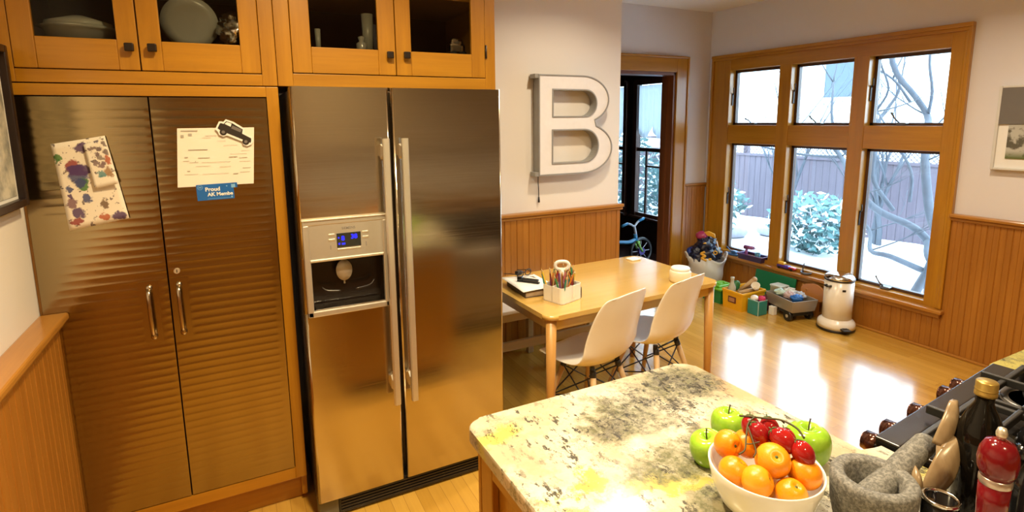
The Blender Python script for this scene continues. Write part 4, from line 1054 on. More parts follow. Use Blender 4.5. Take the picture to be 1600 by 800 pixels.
SZ = .314
tr_ = thing('toy_tray', 'purple plastic tray on the window sill left of the first mullion', 'tray', (4.49, 3.6, SZ))
tm_ = P('purple', (.045, .025, .09), .3)
part('tray', openbox(MB(tm_), 4.435, 4.545, 3.47, 3.73, SZ, SZ + .055, .004, .06), tr_)
part('rim', MB(P('violet', (.16, .05, .22), .3)).box(4.428, 4.436, 3.46, 3.74, SZ + .05, SZ + .058, .002).box(4.546, 4.553, 3.46, 3.74, SZ + .05, SZ + .058, .002).box(4.43, 4.55, 3.458, 3.466, SZ + .05, SZ + .058, .002).box(4.43, 4.55, 3.734, 3.742, SZ + .05, SZ + .058, .002), tr_)
dm = P('mauve', (.28, .08, .24), .25)
k = thing('toy_drill', 'mauve toy drill sticking up from the purple tray', 'toy', (4.49, 3.65, SZ + .004))
part('body', MB(dm).cyl((4.49, 3.70, SZ + .112), (4.49, 3.60, SZ + .118), .022, .018, 16).ball((4.49, 3.70, SZ + .112), (.022, .015, .022), 14), k)
part('grip', MB(dm).cyl((4.49, 3.68, SZ + .10), (4.49, 3.69, SZ + .004), .013, .017, 14), k)
part('bit', MB(satin2).cyl((4.49, 3.60, SZ + .118), (4.49, 3.545, SZ + .121), .005, .003, 8), k)
solo('toy_cup', MB(P('skyblue', (.08, .25, .42), .3)).lathe([(0, 0), (.022, 0), (.028, .075), (.025, .075), (.02, .004), (0, .004)], (4.50, 3.56, SZ + .004), 18), 'small light blue cup in the purple tray', 'toy', None, (4.50, 3.56, SZ + .004))
solo('toy_truck', MB(P('denim', (.05, .13, .30), .3)).box(4.45, 4.52, 3.77, 3.93, SZ, SZ + .022, .006).box(4.46, 4.51, 3.79, 3.85, SZ + .02, SZ + .05, .012).tube([(4.48, 3.85, SZ + .03), (4.48, 3.92, SZ + .075)], .006, 8), 'flat blue toy truck on the sill between the basket and the tray', 'toy', None, (4.48, 3.85, SZ))
k = thing('toy_car', 'yellow and purple toy car on the sill under the middle window', 'toy', (4.475, 3.26, SZ))
part('body', MB(P('indigo', (.08, .03, .28), .25)).box(4.45, 4.50, 3.19, 3.31, SZ + .01, SZ + .036, .008), k)
part('cab', MB(yel, paperw).box(4.453, 4.497, 3.24, 3.305, SZ + .034, SZ + .062, .01), k)
part('nose', MB(P('red', (.5, .03, .03), .25)).box(4.452, 4.498, 3.13, 3.192, SZ + .008, SZ + .032, .010), k)
for y in (3.16, 3.285):
    for x in (4.452, 4.498): part('wheel', MB(blackp).cyl((x - .004, y, SZ + .013), (x + .004, y, SZ + .013), .013, seg=14), k)
k = thing('toy_dish', 'small grey dish with an upright twig on the sill', 'toy', (4.48, 3.03, SZ))
part('dish', MB(P('slate', (.13, .15, .2), .3)).lathe([(0, 0), (.035, 0), (.05, .024), (.045, .024), (.03, .004), (0, .004)], (4.48, 3.03, SZ), 24), k)
part('twig', MB(P('twig', (.06, .05, .06), .6)).tube([(4.48, 3.06, SZ + .004), (4.478, 3.065, SZ + .05), (4.482, 3.055, SZ + .10)], .005, 6), k)

# boxes on the floor
solo('shoe_box', MB(paperw, blackp).box(3.93, 4.03, 3.72, 3.83, 0, .10, .004).use(1).box(3.9285, 3.93, 3.765, 3.80, .03, .065), 'small white box with a black square at the table side of the green bin', 'box', None, (3.98, 3.775, 0))
k = thing('storage_box', 'dark green storage box with a lime lid left of the yellow crate', 'box', (4.02, 3.56, 0))
part('tub', openbox(MB(P('green', (.015, .19, .045), .35)), 3.91, 4.13, 3.46, 3.67, 0, .125, .004, .04), k)
part('lid', MB(P('lime', (.14, .42, .02), .3)).box(3.898, 4.142, 3.448, 3.682, .122, .14, .006).box(3.93, 4.11, 3.50, 3.63, .14, .158, .006).box(3.97, 4.0, 3.53, 3.56, .156, .168, .003).box(4.04, 4.07, 3.53, 3.56, .156, .168, .003), k)
k = thing('toy_crate', 'yellow plastic crate full of wooden toys under the window', 'crate', (4.04, 3.31, 0))
part('tub', openbox(MB(P('crate', (.78, .40, .008), .35)), 3.90, 4.18, 3.215, 3.42, 0, .165, .005, .05), k)
part('rim', MB(P('crate', (.72, .36, .015))).box(3.886, 3.898, 3.205, 3.43, .15, .172, .003).box(4.182, 4.194, 3.205, 3.43, .15, .172, .003).box(3.89, 4.19, 3.203, 3.213, .15, .172, .003).box(3.89, 4.19, 3.422, 3.432, .15, .172, .003), k)
part('label_plate', MB(P('maroon', (.12, .03, .02), .5), P('label_tan', (.45, .22, .10), .5)).box(3.890, 3.897, 3.275, 3.36, .062, .118, .002).use(1).box(3.888, 3.891, 3.288, 3.347, .073, .107), k)
solo('toy_bottle', MB(P('clear', (.48, .46, .36), .15)).lathe([(0, 0), (.032, 0), (.034, .13), (.016, .17), (.014, .20), (.017, .205), (.017, .222), (0, .224)], (3.965, 3.385, .05), 20), 'clear plastic bottle standing at the left of the yellow crate', 'toy', None, (3.965, 3.385, .05))
beige = P('wood', (.48, .32, .16), .5)
for (a, b, r0, r1, lab) in (((4.0, 3.34, .15), (4.09, 3.25, .265), .012, .022, 'wooden toy mallet leaning out of the middle of the yellow crate'), ((4.06, 3.37, .14), (4.13, 3.30, .20), .02, .024, 'stubby wooden toy block near the back of the yellow crate'), ((3.95, 3.30, .15), (4.08, 3.245, .172), .018, .02, 'wooden toy rod lying along the front of the yellow crate')):
    solo('toy_mallet', MB(beige).cyl(a, b, r0, r1, 14).ball(b, (r1 * 1.1,) * 3, 12), lab, 'toy', None, a)
solo('toy_cone', MB(P('cream', (.74, .68, .56), .5)).lathe([(0, 0), (.014, 0), (.038, .085), (.034, .085), (.011, .004), (0, .004)], (0, 0, 0), 20).xf(Matrix.Translation((4.10, 3.235, .165)) @ Matrix.Rotation(radians(25), 4, 'X') @ Matrix.Rotation(radians(-35), 4, 'Y')), 'cream paper cone at the right corner of the yellow crate', 'toy', None, (4.10, 3.235, .165))
solo('toy_leaf', lumpy(MB(P('leafgreen', (.03, .16, .05), .4)), (4.02, 3.385, .185), (.035, .03, .05), 8, .3), 'green toy vegetable in the yellow crate behind the bottle', 'toy', None, (4.02, 3.385, .185))
solo('play_mat', MB(P('matgreen', (.005, .16, .06), .45)).box(-.010, .010, -.21, .21, 0, .26, .004).xf(Matrix.Translation((4.40, 3.30, 0)) @ Matrix.Rotation(radians(9), 4, 'Y')), 'dark green board leaning against the wall below the sill', 'board', None, (4.40, 3.30, 0))
k = thing('toy_box', 'small teal open box in front of the yellow crate', 'box', (4.0, 3.13, 0))
part('carton', openbox(MB(P('teal', (.02, .22, .20), .5)), 3.945, 4.055, 3.08, 3.19, 0, .13, .003), k)
part('edge_trim', MB(P('tealpale', (.35, .55, .52), .5)).box(3.943, 3.949, 3.078, 3.084, 0, .131).box(3.943, 4.056, 3.078, 3.083, .126, .132).box(3.943, 3.948, 3.078, 3.192, .126, .132), k)
solo('toy_bauble', MB(P('pearl', (.80, .76, .70), .3)).ball((3.985, 3.155, .135), (.036, .034, .03), 18), 'white ball in the teal box', 'toy', None, (3.985, 3.155, .135))
solo('toy_scarf', lumpy(MB(P('hotpink', (.55, .03, .12), .6)), (4.02, 3.11, .135), (.034, .03, .028), 9, .4, 24, 6), 'bright pink cloth stuffed in the teal box', 'cloth', None, (4.02, 3.11, .135))
solo('toy_bundle', lumpy(MB(P('darkred', (.10, .02, .03), .5, var=.4)), (4.135, 3.155, .07), (.05, .036, .07), 12, .5, 24, 8), 'dark red heap of small toys between the teal box and the cart', 'toy', None, (4.135, 3.155, 0))
solo('toy_carton', MB(paperw).box(4.075, 4.125, 3.03, 3.08, 0, .075, .004), 'little white carton between the teal box and the cart', 'box', None, (4.10, 3.055, 0))
solo('toy_tin', MB(satin2, P('tin_lid', (.62, .64, .58), .4)).box(4.27, 4.375, 3.115, 3.225, .0, .19, .004).use(1).box(4.266, 4.379, 3.111, 3.229, .19, .205, .004), 'square silver tin with a pale lid behind the cart', 'tin', None, (4.32, 3.17, 0))
k = thing('toy_cart', 'silver toy cart on black wheels filled with pastel toys', 'cart', (4.2, 2.96, 0), radians(-14))
part('tray', openbox(MB(flat('cart_metal', (.42, .36, .29), .4, .5)), -.11, .11, -.15, .15, .085, .185, .004, .12), k, world=False)
part('chassis', MB(blackp).box(-.09, .09, -.14, .14, .05, .084, .004), k, world=False)
for x in (-.10, .10):
    for y in (-.095, .095): 
        w = part('wheel', MB(blackp).cyl((x - .014, y, .043), (x + .014, y, .043), .043, seg=20), k, world=False)
        part('hub', MB(satin2).cyl((x - .016, y, .043), (x + .016, y, .043), .014, seg=12), w, world=False)
part('pull_bar', MB(blackp).tube([(-.03, .14, .06), (-.05, .19, .05), (-.10, .20, .05)], .006, 8), k, world=False)
KM = Matrix.Translation((4.2, 2.96, 0)) @ Matrix.Rotation(radians(-14), 4, 'Z')
for i, (x, y, z, r, c, lab) in enumerate(((-.05, .08, .19, (.05, .05, .03), (.42, .52, .42), 'pale green toy lump at the far end of the cart'), (.03, .06, .195, (.05, .05, .035), (.60, .58, .52), 'off-white toy lump in the middle of the cart'), (-.03, -.01, .19, (.05, .05, .03), (.50, .36, .34), 'dusty pink toy lump in the middle of the cart'), (-.02, -.09, .185, (.05, .045, .032), (.02, .13, .45), 'bright blue toy lump at the near end of the cart'), (.06, -.03, .19, (.04, .05, .03), (.45, .46, .5), 'grey toy lump on the wall side of the cart'))):
    p = KM @ Vector((x, y, z)); solo('toy_lump', lumpy(MB(P('pastel%d' % i if False else 'pastel_' + lab.split()[0].replace('-', '_') + lab.split()[1], c, .5)), p, r, 20 + i, .5, 24, 6), lab, 'toy', None, tuple(p))
gt = MB(P('guitar', (.42, .16, .03), .3)); 
oval = [(.105 * cos(a) * (1 + .12 * cos(2 * a)), .075 * sin(a)) for a in [2 * pi * q / 36 for q in range(36)]]
solo('toy_guitar', gt.prism(oval, -.016, .016, 'yz', True).xf(Matrix.Translation((4.385, 2.88, .20)) @ Matrix.Rotation(radians(10), 4, 'X') @ Matrix.Rotation(radians(10), 4, 'Y')).cyl((4.375, 2.93, .21), (4.395, 3.0, .24), .012, seg=10).box(4.36, 4.40, 2.83, 2.93, .0, .15, .004), 'orange-brown oval toy leaning on the wall behind the cart', 'toy', None, (4.385, 2.88, 0))

pb = thing('pedal_bin', 'cream cylindrical pedal bin with a chrome lid under the big window', 'bin', (4.27, 2.60, 0))
cream = flat('bin_enamel', (.76, .71, .63), .22, 0, .01)
part('base_ring', MB(blackp).lathe([(0, 0), (.138, 0), (.140, .018), (.136, .022), (0, .022)], (0, 0, 0), 48), pb, world=False)
part('skirt', MB(cream).lathe([(.104, .10), (.108, .09), (.124, .078), (.133, .066), (.137, .05), (.138, .022), (0, .022)], (0, 0, 0), 48), pb, world=False)
part('body', MB(cream).lathe([(0, .05), (.1055, .05), (.1055, .42), (0, .42)], (0, 0, 0), 56), pb, world=False)
part('lid', MB(chrome).lathe([(0, .470), (.05, .467), (.085, .456), (.104, .440), (.109, .428), (.109, .418), (0, .418)], (0, 0, 0), 56), pb, world=False)
part('gasket', MB(blackp).lathe([(.105, .408), (.1095, .409), (.1095, .418), (.105, .419)], (0, 0, 0), 48), pb, world=False)
ang = radians(-122); part('pedal', MB(blackp).box(.118, .185, -.032, .032, .03, .046, .005).box(.11, .14, -.02, .02, .02, .05, .004).xf(Matrix.Rotation(ang, 4, 'Z')), pb, world=False)
a2 = radians(-128); part('emblem', MB(blackp).box(.105, .1072, -.013, .013, .335, .352, .002).xf(Matrix.Rotation(a2, 4, 'Z')), pb, 'small black badge', world=False)
a3 = radians(170); part('handle', MB(blackp).tube([(.104, -.02, .37), (.124, -.02, .368), (.126, .0, .366), (.124, .02, .368), (.104, .02, .37)], .008, 8).xf(Matrix.Rotation(a3, 4, 'Z')), pb, world=False)

# ------------------------------------------------------------------ balance bike on the porch
bb = thing('balance_bike', 'small blue and green balance bike parked on the dark porch', 'bicycle', (4.1, 5.2, PF))
bl_ = P('bikeblue', (.02, .17, .34), .3); gr_ = P('bikegreen', (.20, .42, .06), .3); gy = P('bikegrey', (.42, .42, .46), .3)
R_ = .155; fx_, rx_ = 4.44, 3.86; BY = 5.2
for x, nm in ((fx_, 'front_wheel'), (rx_, 'rear_wheel')):
    w = part(nm, MB(blackp).tube([(x + R_ * cos(a), BY, PF + R_ + .02 + R_ * sin(a)) for a in [2 * pi * q / 36 for q in range(37)]], .02, 10, cap=False), bb)
    part('hub', MB(P('bikepurple', (.05, .03, .18), .3)).cyl((x, BY - .03, PF + R_ + .02), (x, BY + .03, PF + R_ + .02), .045, seg=20), w)
    sp_ = MB(gy)
    for q in range(8): sp_.cyl((x, BY, PF + R_ + .02), (x + R_ * cos(q * pi / 4), BY, PF + R_ + .02 + R_ * sin(q * pi / 4)), .004, seg=6)
    part('spokes', sp_, w)
hz_ = PF + R_ + .02
part('fork', MB(gr_).tube([(4.365, BY - .035, .20), (4.40, BY - .04, .13), (fx_, BY - .04, hz_)], .014, 10).tube([(4.365, BY + .035, .20), (4.40, BY + .04, .13), (fx_, BY + .04, hz_)], .014, 10).box(4.35, 4.39, BY - .05, BY + .05, .18, .215, .008), bb)
part('frame', MB(bl_).tube(smoothpts([(4.355, BY, .23), (4.25, BY, .205), (4.1, BY, .22), (3.98, BY, .20), (rx_, BY, hz_)], 5), .022, 12).cyl((4.345, BY, .30), (4.37, BY, .20), .022, seg=12), bb)
part('stem', MB(gy).tube(smoothpts([(4.365, BY, .26), (4.345, BY, .34), (4.33, BY, .395)], 5), .017, 10), bb)
hb = part('handlebar', MB(gy).tube(smoothpts([(4.20, BY - .02, .445), (4.27, BY - .01, .425), (4.33, BY, .398), (4.38, BY + .01, .435), (4.42, BY + .02, .452)], 5), .013, 10), bb)
part('grip', MB(bl_).cyl((4.21, BY - .02, .443), (4.11, BY - .04, .425), .017, seg=12), hb); part('grip', MB(bl_).cyl((4.41, BY + .018, .450), (4.51, BY + .04, .475), .017, seg=12), hb)
part('saddle', lumpy(MB(blackp), (3.98, BY, .30), (.11, .055, .025), 3, .05), bb); part('seat_post', MB(gy).cyl((3.98, BY, .29), (3.99, BY, .20), .013, seg=10), bb)
# ------------------------------------------------------------------ island, range, counters
CT = .92
ic = thing('island_cabinet', 'oak base cabinet under the granite peninsula', 'cabinet', (.88, .7, 0))
part('carcass', MB(oakz).box(.535, 1.225, .06, 1.205, .10, CT - .036), ic)
part('plinth', MB(darkwood).box(.59, 1.18, .1, 1.15, 0, .10), ic)
pn = MB(oakz, oaky)
for a, b in ((.06, .64), (.64, 1.205)):
    pn.use(0).box(.515, .535, a + .004, a + .07, .10, CT - .036, .003).box(.515, .535, b - .07, b - .004, .10, CT - .036, .003)
    pn.use(1).box(.515, .535, a + .07, b - .07, .10, .17, .003).box(.515, .535, a + .07, b - .07, CT - .106, CT - .036, .003)
part('side_frame', pn, ic)
part('end_frame', MB(oakz, oakx).box(.515, .60, 1.205, 1.222, .10, CT - .036, .003).box(1.15, 1.235, 1.205, 1.222, .10, CT - .036, .003).use(1).box(.60, 1.15, 1.205, 1.222, .10, .18, .003).box(.60, 1.15, 1.205, 1.222, CT - .12, CT - .036, .003), ic)
ctop = MB(granite)
def cor(cx, cy, r, a0, n=6): return [(cx + r * cos(radians(a0 + 90 * i / n)), cy + r * sin(radians(a0 + 90 * i / n))) for i in range(n + 1)]
lp_ = [(.488, 0), (1.338, 0), (1.338, .682), (1.265, .682)] + cor(1.265 - .045, 1.248 - .045, .045, 0) + cor(.488 + .045, 1.248 - .045, .045, 90)
tmb = bmesh.new(); A = [tmb.verts.new((x, y, CT - .036)) for x, y in lp_]; B = [tmb.verts.new((x, y, CT)) for x, y in lp_]
fb = tmb.faces.new(A[::-1]); ft = tmb.faces.new(B)
for i in range(len(A)): tmb.faces.new((A[i], A[(i + 1) % len(A)], B[(i + 1) % len(A)], B[i]))
bmesh.ops.bevel(tmb, geom=list(ft.edges), offset=.008, segments=3, affect='EDGES', profile=.5)
ctop.merge(tmb)
solo('countertop', ctop, 'speckled granite countertop of the peninsula in the foreground', 'countertop', None, (.876, .624, CT - .036))

rg = thing('gas_range', 'black gas range with cast iron grates and a row of dark knobs', 'range', (1.345, .69, 0))
RX0, RX1, RYF, RYB = 1.345, 2.085, .69, .04
part('body', MB(blackp, flat('range_steel', (.32, .30, .28), .3, .9)).box(RX0, RX1, RYB, RYF - .02, .03, .885, .004).use(1).box(RX0 + .004, RX1 - .004, RYF - .02, RYF + .004, .18, .76, .006), rg)
part('oven_handle', MB(satin2).cyl((RX0 + .06, RYF + .05, .72), (RX1 - .06, RYF + .05, .72), .011).cyl((RX0 + .08, RYF, .72), (RX0 + .08, RYF + .05, .72), .007).cyl((RX1 - .08, RYF, .72), (RX1 - .08, RYF + .05, .72), .007), rg)
tpm = flat('range_top_black', (.008, .007, .007), .28, Specular_IOR_Level=.12)
cktop = part('cooktop', MB(tpm).box(RX0, RX1, RYB, RYF + .010, .905, .925, .006).box(RX0, RX1, RYF - .03, RYF + .012, .80, .908, .006), rg)
part('top_rim', MB(flat('rim_brown', (.030, .024, .021), .25, .4)).box(RX0, RX1, RYF - .045, RYF + .010, .922, .930, .003).box(RX0, RX0 + .018, RYB, RYF - .045, .922, .930, .003).box(RX1 - .018, RX1, RYB, RYF - .045, .922, .930, .003), rg)
knobm = flat('knob_floor_tint', (.16, .07, .05), .14, .9, .05)  # brownish red imitates the floor mirrored in the knobs
for x in (1.425, 1.525, 1.685, 1.875, 1.965):
    kn = part('knob', MB(knobm).cyl((x, RYF + .022, .862), (x, RYF + .066, .866), .029, .025, 24).cyl((x, RYF + .066, .866), (x, RYF + .069, .866), .021, .019, 24), rg)
    part('skirt', MB(satin2).cyl((x, RYF + .008, .861), (x, RYF + .026, .862), .020, .020, 24), kn)
pan = flat('burner_pan', (.22, .21, .20), .25, .8)
for x in (1.53, 1.90):
    for y in (.24, .53):
        bnr = part('burner', MB(pan).lathe([(0, 0), (.075, 0), (.095, .006), (.10, .002), (.10, 0)], (x, y, .925), 32), rg)
        part('burner_cap', MB(iron).lathe([(0, .006), (.045, .006), (.048, .018), (.04, .026), (0, .028)], (x, y, .925), 28), bnr)
for i, (x0, x1) in enumerate(((RX0 + .03, 1.705), (1.725, RX1 - .03))):
    g = MB(iron); y0, y1 = RYB + .03, RYF - .065; z0, z1 = .945, .962; w = .006
    for x in (x0, x1 - .014): g.box(x, x + .014, y0, y1, z0, z1, .003)
    for y in (y0, (y0 + y1) / 2 - .007, y1 - .014): g.box(x0, x1, y, y + .014, z0, z1, .003)
    for by in (.24, .53):
        cx = (x0 + x1) / 2
        for dx, dy in ((1, 0), (-1, 0), (0, 1), (0, -1)):
            if dx: g.box(min(cx + dx * .035, x0 if dx < 0 else x1), max(cx + dx * .035, x0 if dx < 0 else x1), by - w, by + w, z0, z1 + .006, .003)
            else:
                ye = by + dy * .14; g.box(cx - w, cx + w, min(by + dy * .035, ye), max(by + dy * .035, ye), z0, z1 + .006, .003)
    for x in (x0, x1 - .014):
        for y in (y0, y1 - .014): g.box(x, x + .014, y, y + .014, .925, z0, .002)
    part('grate', g, rg)
rg.rotation_euler = (0, 0, radians(5))

granite2 = make_granite('granite_slab_gold', [('y', -.5, .3, .5, .3)])
solo('countertop', MB(granite2).prism([(2.088, .775), (3.3, .775), (3.3, .05), (2.150, .05), (2.097, .70)], CT - .036, CT, 'xy'), 'golden granite countertop beyond the gas range', 'countertop', None, (2.7, .4, CT - .036))
bc = thing('base_cabinet', 'oak base cabinet under the golden granite countertop', 'cabinet', (2.7, .4, 0))
part('carcass', MB(oakz).box(2.15, 3.28, .06, .72, .10, CT - .036), bc)
part('plinth', MB(darkwood).box(2.17, 3.26, .08, .66, 0, .10), bc)
for k in range(2): 
    d = part('door', shaker(MB(oakz, oakx), 2.16 + .56 * k, 2.71 + .56 * k, .12, CT - .05, .72, .74, .06, .06, .06), bc); part('knob', MB(bronze).ball((2.66 + .11 * k, .752, .78), .014, 12), d)

# ------------------------------------------------------------------ fruit bowl
BC = (.897, .662)
porc = flat('porcelain', (.80, .78, .74), .12, 0, .01)
solo('fruit_bowl', MB(porc).lathe([(0, 0), (.050, 0), (.056, .004), (.082, .022), (.097, .052), (.1045, .082), (.1075, .098), (.106, .1005), (.103, .098), (.0995, .082), (.092, .054), (.076, .027), (.05, .010), (0, .008)], (BC[0], BC[1], CT), 64),
     'white porcelain bowl heaped with citrus on the granite countertop', 'bowl', None, (BC[0], BC[1], CT))
def fruitmat(name, c1, c2, scale, rough, bump_s, bump_k):
    t = NT(name); v = t.coord()
    return t.bsdf(t.mix(t.ramp(t.noise(v, scale, 3), .35, .65), c1, c2), rough, 0, t.bump(t.noise(v, bump_s, 2), bump_k, .002), Subsurface_Weight=.0)
orange_m = fruitmat('orange_peel', (.74, .23, .004), (.82, .30, .006), 18, .32, 210, .22)
lemon_m = fruitmat('golden_peel', (.76, .28, .008), (.78, .33, .012), 14, .35, 190, .2)
apple_m = fruitmat('apple_skin', (.20, .40, .018), (.31, .50, .04), 30, .16, 20, .02)
tom_m = fruitmat('tomato_skin', (.20, .006, .008), (.33, .011, .010), 12, .07, 12, .02)
stem_m = flat('stem_brown', (.05, .035, .012), .6); green_m = flat('calyx_green', (.06, .10, .02), .6)
def citrus(name, p, r, lab, mat, tilt=(0, 0), elong=1.0, cat='orange'):
    from mathutils import Euler
    M = Matrix.Translation(p) @ Euler((tilt[0], tilt[1], 0)).to_matrix().to_4x4()
    t = thing(name, lab, cat, p, 0, 'citrus fruit in the white bowl'); t.rotation_euler = (tilt[0], tilt[1], 0); WM[t] = M
    prof = []
    for k in range(25):
        a = -pi / 2 + pi * k / 24; rr = r * cos(a); z = r * .93 * sin(a) * elong
        if k > 21: z -= .0022 * (k - 21)
        prof.append((max(rr, 0), z))
    part('peel', MB(mat).lathe(prof, (0, 0, 0), 28), t, world=False)
    part('stem_button', MB(green_m).lathe([(0, 0), (.0036, 0), (.003, .0025), (0, .003)], (0, 0, r * .93 * elong - .0075), 8), t, world=False)
    return t
Z0 = CT
# (dx along the camera's right, dy away from the camera, height) are laid out on the bowl's own axes
rv = Vector((.8910, -.4540)); fv = Vector((.4540, .8910))
def B2(a, b, z): return (BC[0] + rv.x * a + fv.x * b, BC[1] + rv.y * a + fv.y * b, Z0 + z)
citrus('orange', B2(-.055, .050, .111), .029, 'orange at the left rim of the white bowl, its stem end showing', orange_m, (1.2, -.3))
citrus('orange', B2(-.010, .062, .104), .029, 'orange behind the leftmost one, under the tomato stems', orange_m, (.6, .3))
citrus('orange', B2(-.066, -.012, .092), .030, 'orange low at the left front of the white bowl', orange_m, (.3, .5))
citrus('orange', B2(-.036, -.046, .094), .0295, 'orange at the middle of the front rim of the bowl', lemon_m, (.8, .8), 1.06)
citrus('orange', B2(.004, -.020, .120), .033, 'large golden orange on top, right under the tomatoes', lemon_m, (.6, -.5), 1.07)
citrus('orange', B2(.020, -.066, .082), .029, 'orange sunk at the right front of the bowl, partly hidden by the rim', orange_m, (.4, 0))
citrus('orange', B2(.062, -.030, .100), .032, 'orange at the right rim of the white bowl below the big apple', orange_m, (.2, .6))
citrus('orange', B2(.040, .048, .095), .031, 'orange at the back of the bowl hidden behind the tomatoes', orange_m, (.2, .2))
citrus('orange', B2(-.002, .004, .050), .031, 'orange at the bottom of the bowl beneath the others', orange_m, (0, 0))
def apple(p, r, lab, tilt=(0, 0)):
    from mathutils import Euler
    M = Matrix.Translation(p) @ Euler((tilt[0], tilt[1], 0)).to_matrix().to_4x4()
    t = thing('apple', lab, 'apple', p, 0, 'green apples around the bowl'); t.rotation_euler = (tilt[0], tilt[1], 0); WM[t] = M
    pr = [(0, .16), (.12, .07), (.3, .02), (.55, .03), (.8, .22), (.95, .55), (1.0, .95), (.97, 1.25), (.85, 1.55), (.6, 1.72), (.35, 1.74), (.16, 1.62), (.06, 1.5), (0, 1.46)]
    q = smoothpts([(a * r, 0, b * r) for a, b in pr], 4)
    part('skin', MB(apple_m).lathe([(max(0, v.x), v.z) for v in q], (0, 0, 0), 36), t, world=False)
    part('stem', MB(stem_m).tube(smoothpts([(0, 0, 1.44 * r), (.02 * r, 0, 1.8 * r), (.12 * r, .02 * r, 2.12 * r)], 4), [.0016] * 8 + [.0024], 8), t, world=False)
apple((.926, .824, CT), .041, 'green apple on the counter at the left of the white bowl', (.0, -.25))
apple((1.034, .872, CT), .041, 'green apple on the counter behind the left side of the bowl')
apple((1.118, .722, CT), .049, 'largest green apple, on the counter behind the right side of the bowl')
tv = thing('tomato_vine', 'bunch of red vine tomatoes lying on top of the oranges', 'tomatoes', B2(.0, .03, .13))
def tomato(p, r, d, el=1.22):
    q = Vector((0, 0, 1)).rotation_difference(Vector(d).normalized()).to_matrix().to_4x4()
    M = Matrix.Translation(p) @ q
    prof = [(r * sin(pi * k / 16) * (1 - .06 * cos(pi * k / 16)), -r * el * cos(pi * k / 16)) for k in range(17)]
    o = part('tomato', MB(tom_m).lathe([(max(a, 0), b) for a, b in prof], (0, 0, 0), 24, M), tv)
    m = MB(green_m)
    for k in range(5):
        a = 2 * pi * k / 5; m.tube([(0, 0, r * el - .001), (.006 * cos(a), .006 * sin(a), r * el), (.013 * cos(a), .013 * sin(a), r * el - .004 + .003 * (k % 2))], [.0016, .0015, .0005], 6)
    m.cyl((0, 0, r * el - .001), (0, 0, r * el + .006), .0012, seg=6)
    m.xf(M); part('calyx', m, o)
tomato(B2(-.004, .064, .142), .0185, (.2, .3, .9)); tomato(B2(.002, .036, .142), .0205, (-.3, .6, .7)); tomato(B2(.030, .052, .143), .0195, (.1, .4, .9))
tomato(B2(.034, .002, .148), .0215, (-.35, .75, .55), 1.3); tomato(B2(.060, -.024, .137), .0205, (-.1, .6, .7)); tomato(B2(.055, .030, .132), .0185, (.2, .5, .8))
vn = MB(flat('vine', (.06, .05, .015), .7))
vn.tube(smoothpts([B2(-.022, .078, .158), B2(-.004, .060, .166), B2(.018, .050, .168), B2(.044, .036, .172), B2(.062, .010, .170), B2(.068, -.010, .160)], 6), .0021, 8)
vn.tube(smoothpts([B2(.002, .058, .168), B2(-.018, .045, .160), B2(-.034, .016, .146), B2(-.046, -.008, .136), B2(-.060, -.014, .130)], 6), .0017, 8)
vn.tube(smoothpts([B2(-.022, .036, .157), B2(-.026, .008, .150), B2(-.028, -.016, .138), B2(-.036, -.024, .130)], 4), .0015, 6).tube(smoothpts([B2(.044, .036, .172), B2(.05, .034, .166)], 4), .0016, 6)
vn.tube(smoothpts([B2(-.040, .004, .141), B2(-.030, .000, .143), B2(-.016, -.004, .150)], 4), .0013, 6)
part('stem', vn, tv)

# ------------------------------------------------------------------ mortar and pestle, utensils
gs = NT('grey_stone'); _v = gs.coord()
gs = gs.bsdf(gs.mix(gs.ramp(gs.noise(_v, 160, 3, .7), .42, .62), (.10, .096, .088), (.22, .212, .195)), .75, 0, gs.bump(gs.noise(_v, 220, 3), .35, .002))
MC = (1.043, .537)
solo('mortar', MB(gs).lathe([(0, 0), (.055, 0), (.062, .006), (.070, .04), (.0735, .085), (.0735, .099), (.069, .105), (.054, .105), (.048, .099), (.044, .06), (.034, .034), (.018, .026), (0, .024)], (*MC, CT), 56), 'rough grey stone mortar beside the fruit bowl', 'mortar', None, (*MC, CT))
pp = smoothpts([(MC[0] - .012, MC[1] + .004, CT + .056), (MC[0] + .05, MC[1] - .001, CT + .078), (MC[0] + .10, MC[1] - .004, CT + .104), (MC[0] + .150, MC[1] - .008, CT + .128)], 8)
rr = [.0262 - .004 * abs(i / (len(pp) - 1) - .15) - (.002 * i / (len(pp) - 1)) for i in range(len(pp))]
pm_ = MB(gs).tube(pp, rr, 20); pm_.ball(pp[-1], .0212, 18).ball(pp[0], .0248, 18)
solo('pestle', pm_, 'grey stone pestle leaning in the mortar', 'pestle', None, tuple(pp[0]))

bt_ = thing('oil_bottle', 'tall dark glass bottle with a gold screw cap behind the pepper mill', 'bottle', (1.228, .455, CT))
dkg = flat('bottle_glass', (.006, .005, .004), .05, Specular_IOR_Level=.22)
part('body', MB(dkg).lathe([(0, 0), (.036, 0), (.039, .004), (.039, .165), (.036, .19), (.024, .225), (.0145, .245), (.0140, .268), (0, .268)], (0, 0, 0), 40), bt_, world=False)
goldm = flat('cap_gold', (.42, .28, .07), .32, .7)
part('cap', MB(goldm).lathe([(0, .288), (.0155, .288), (.0172, .286), (.0172, .266), (.0178, .265), (.0178, .260), (0, .260)], (0, 0, 0), 40).lathe([(.0172, .270), (.0179, .271), (.0179, .272), (.0172, .273)], (0, 0, 0), 40), bt_, world=False)
pmill = thing('pepper_mill', 'red lacquered pepper mill with a silver finial', 'pepper mill', (1.115, .385, CT))
redl = flat('red_lacquer', (.14, .004, .008), .14, 0, .02)
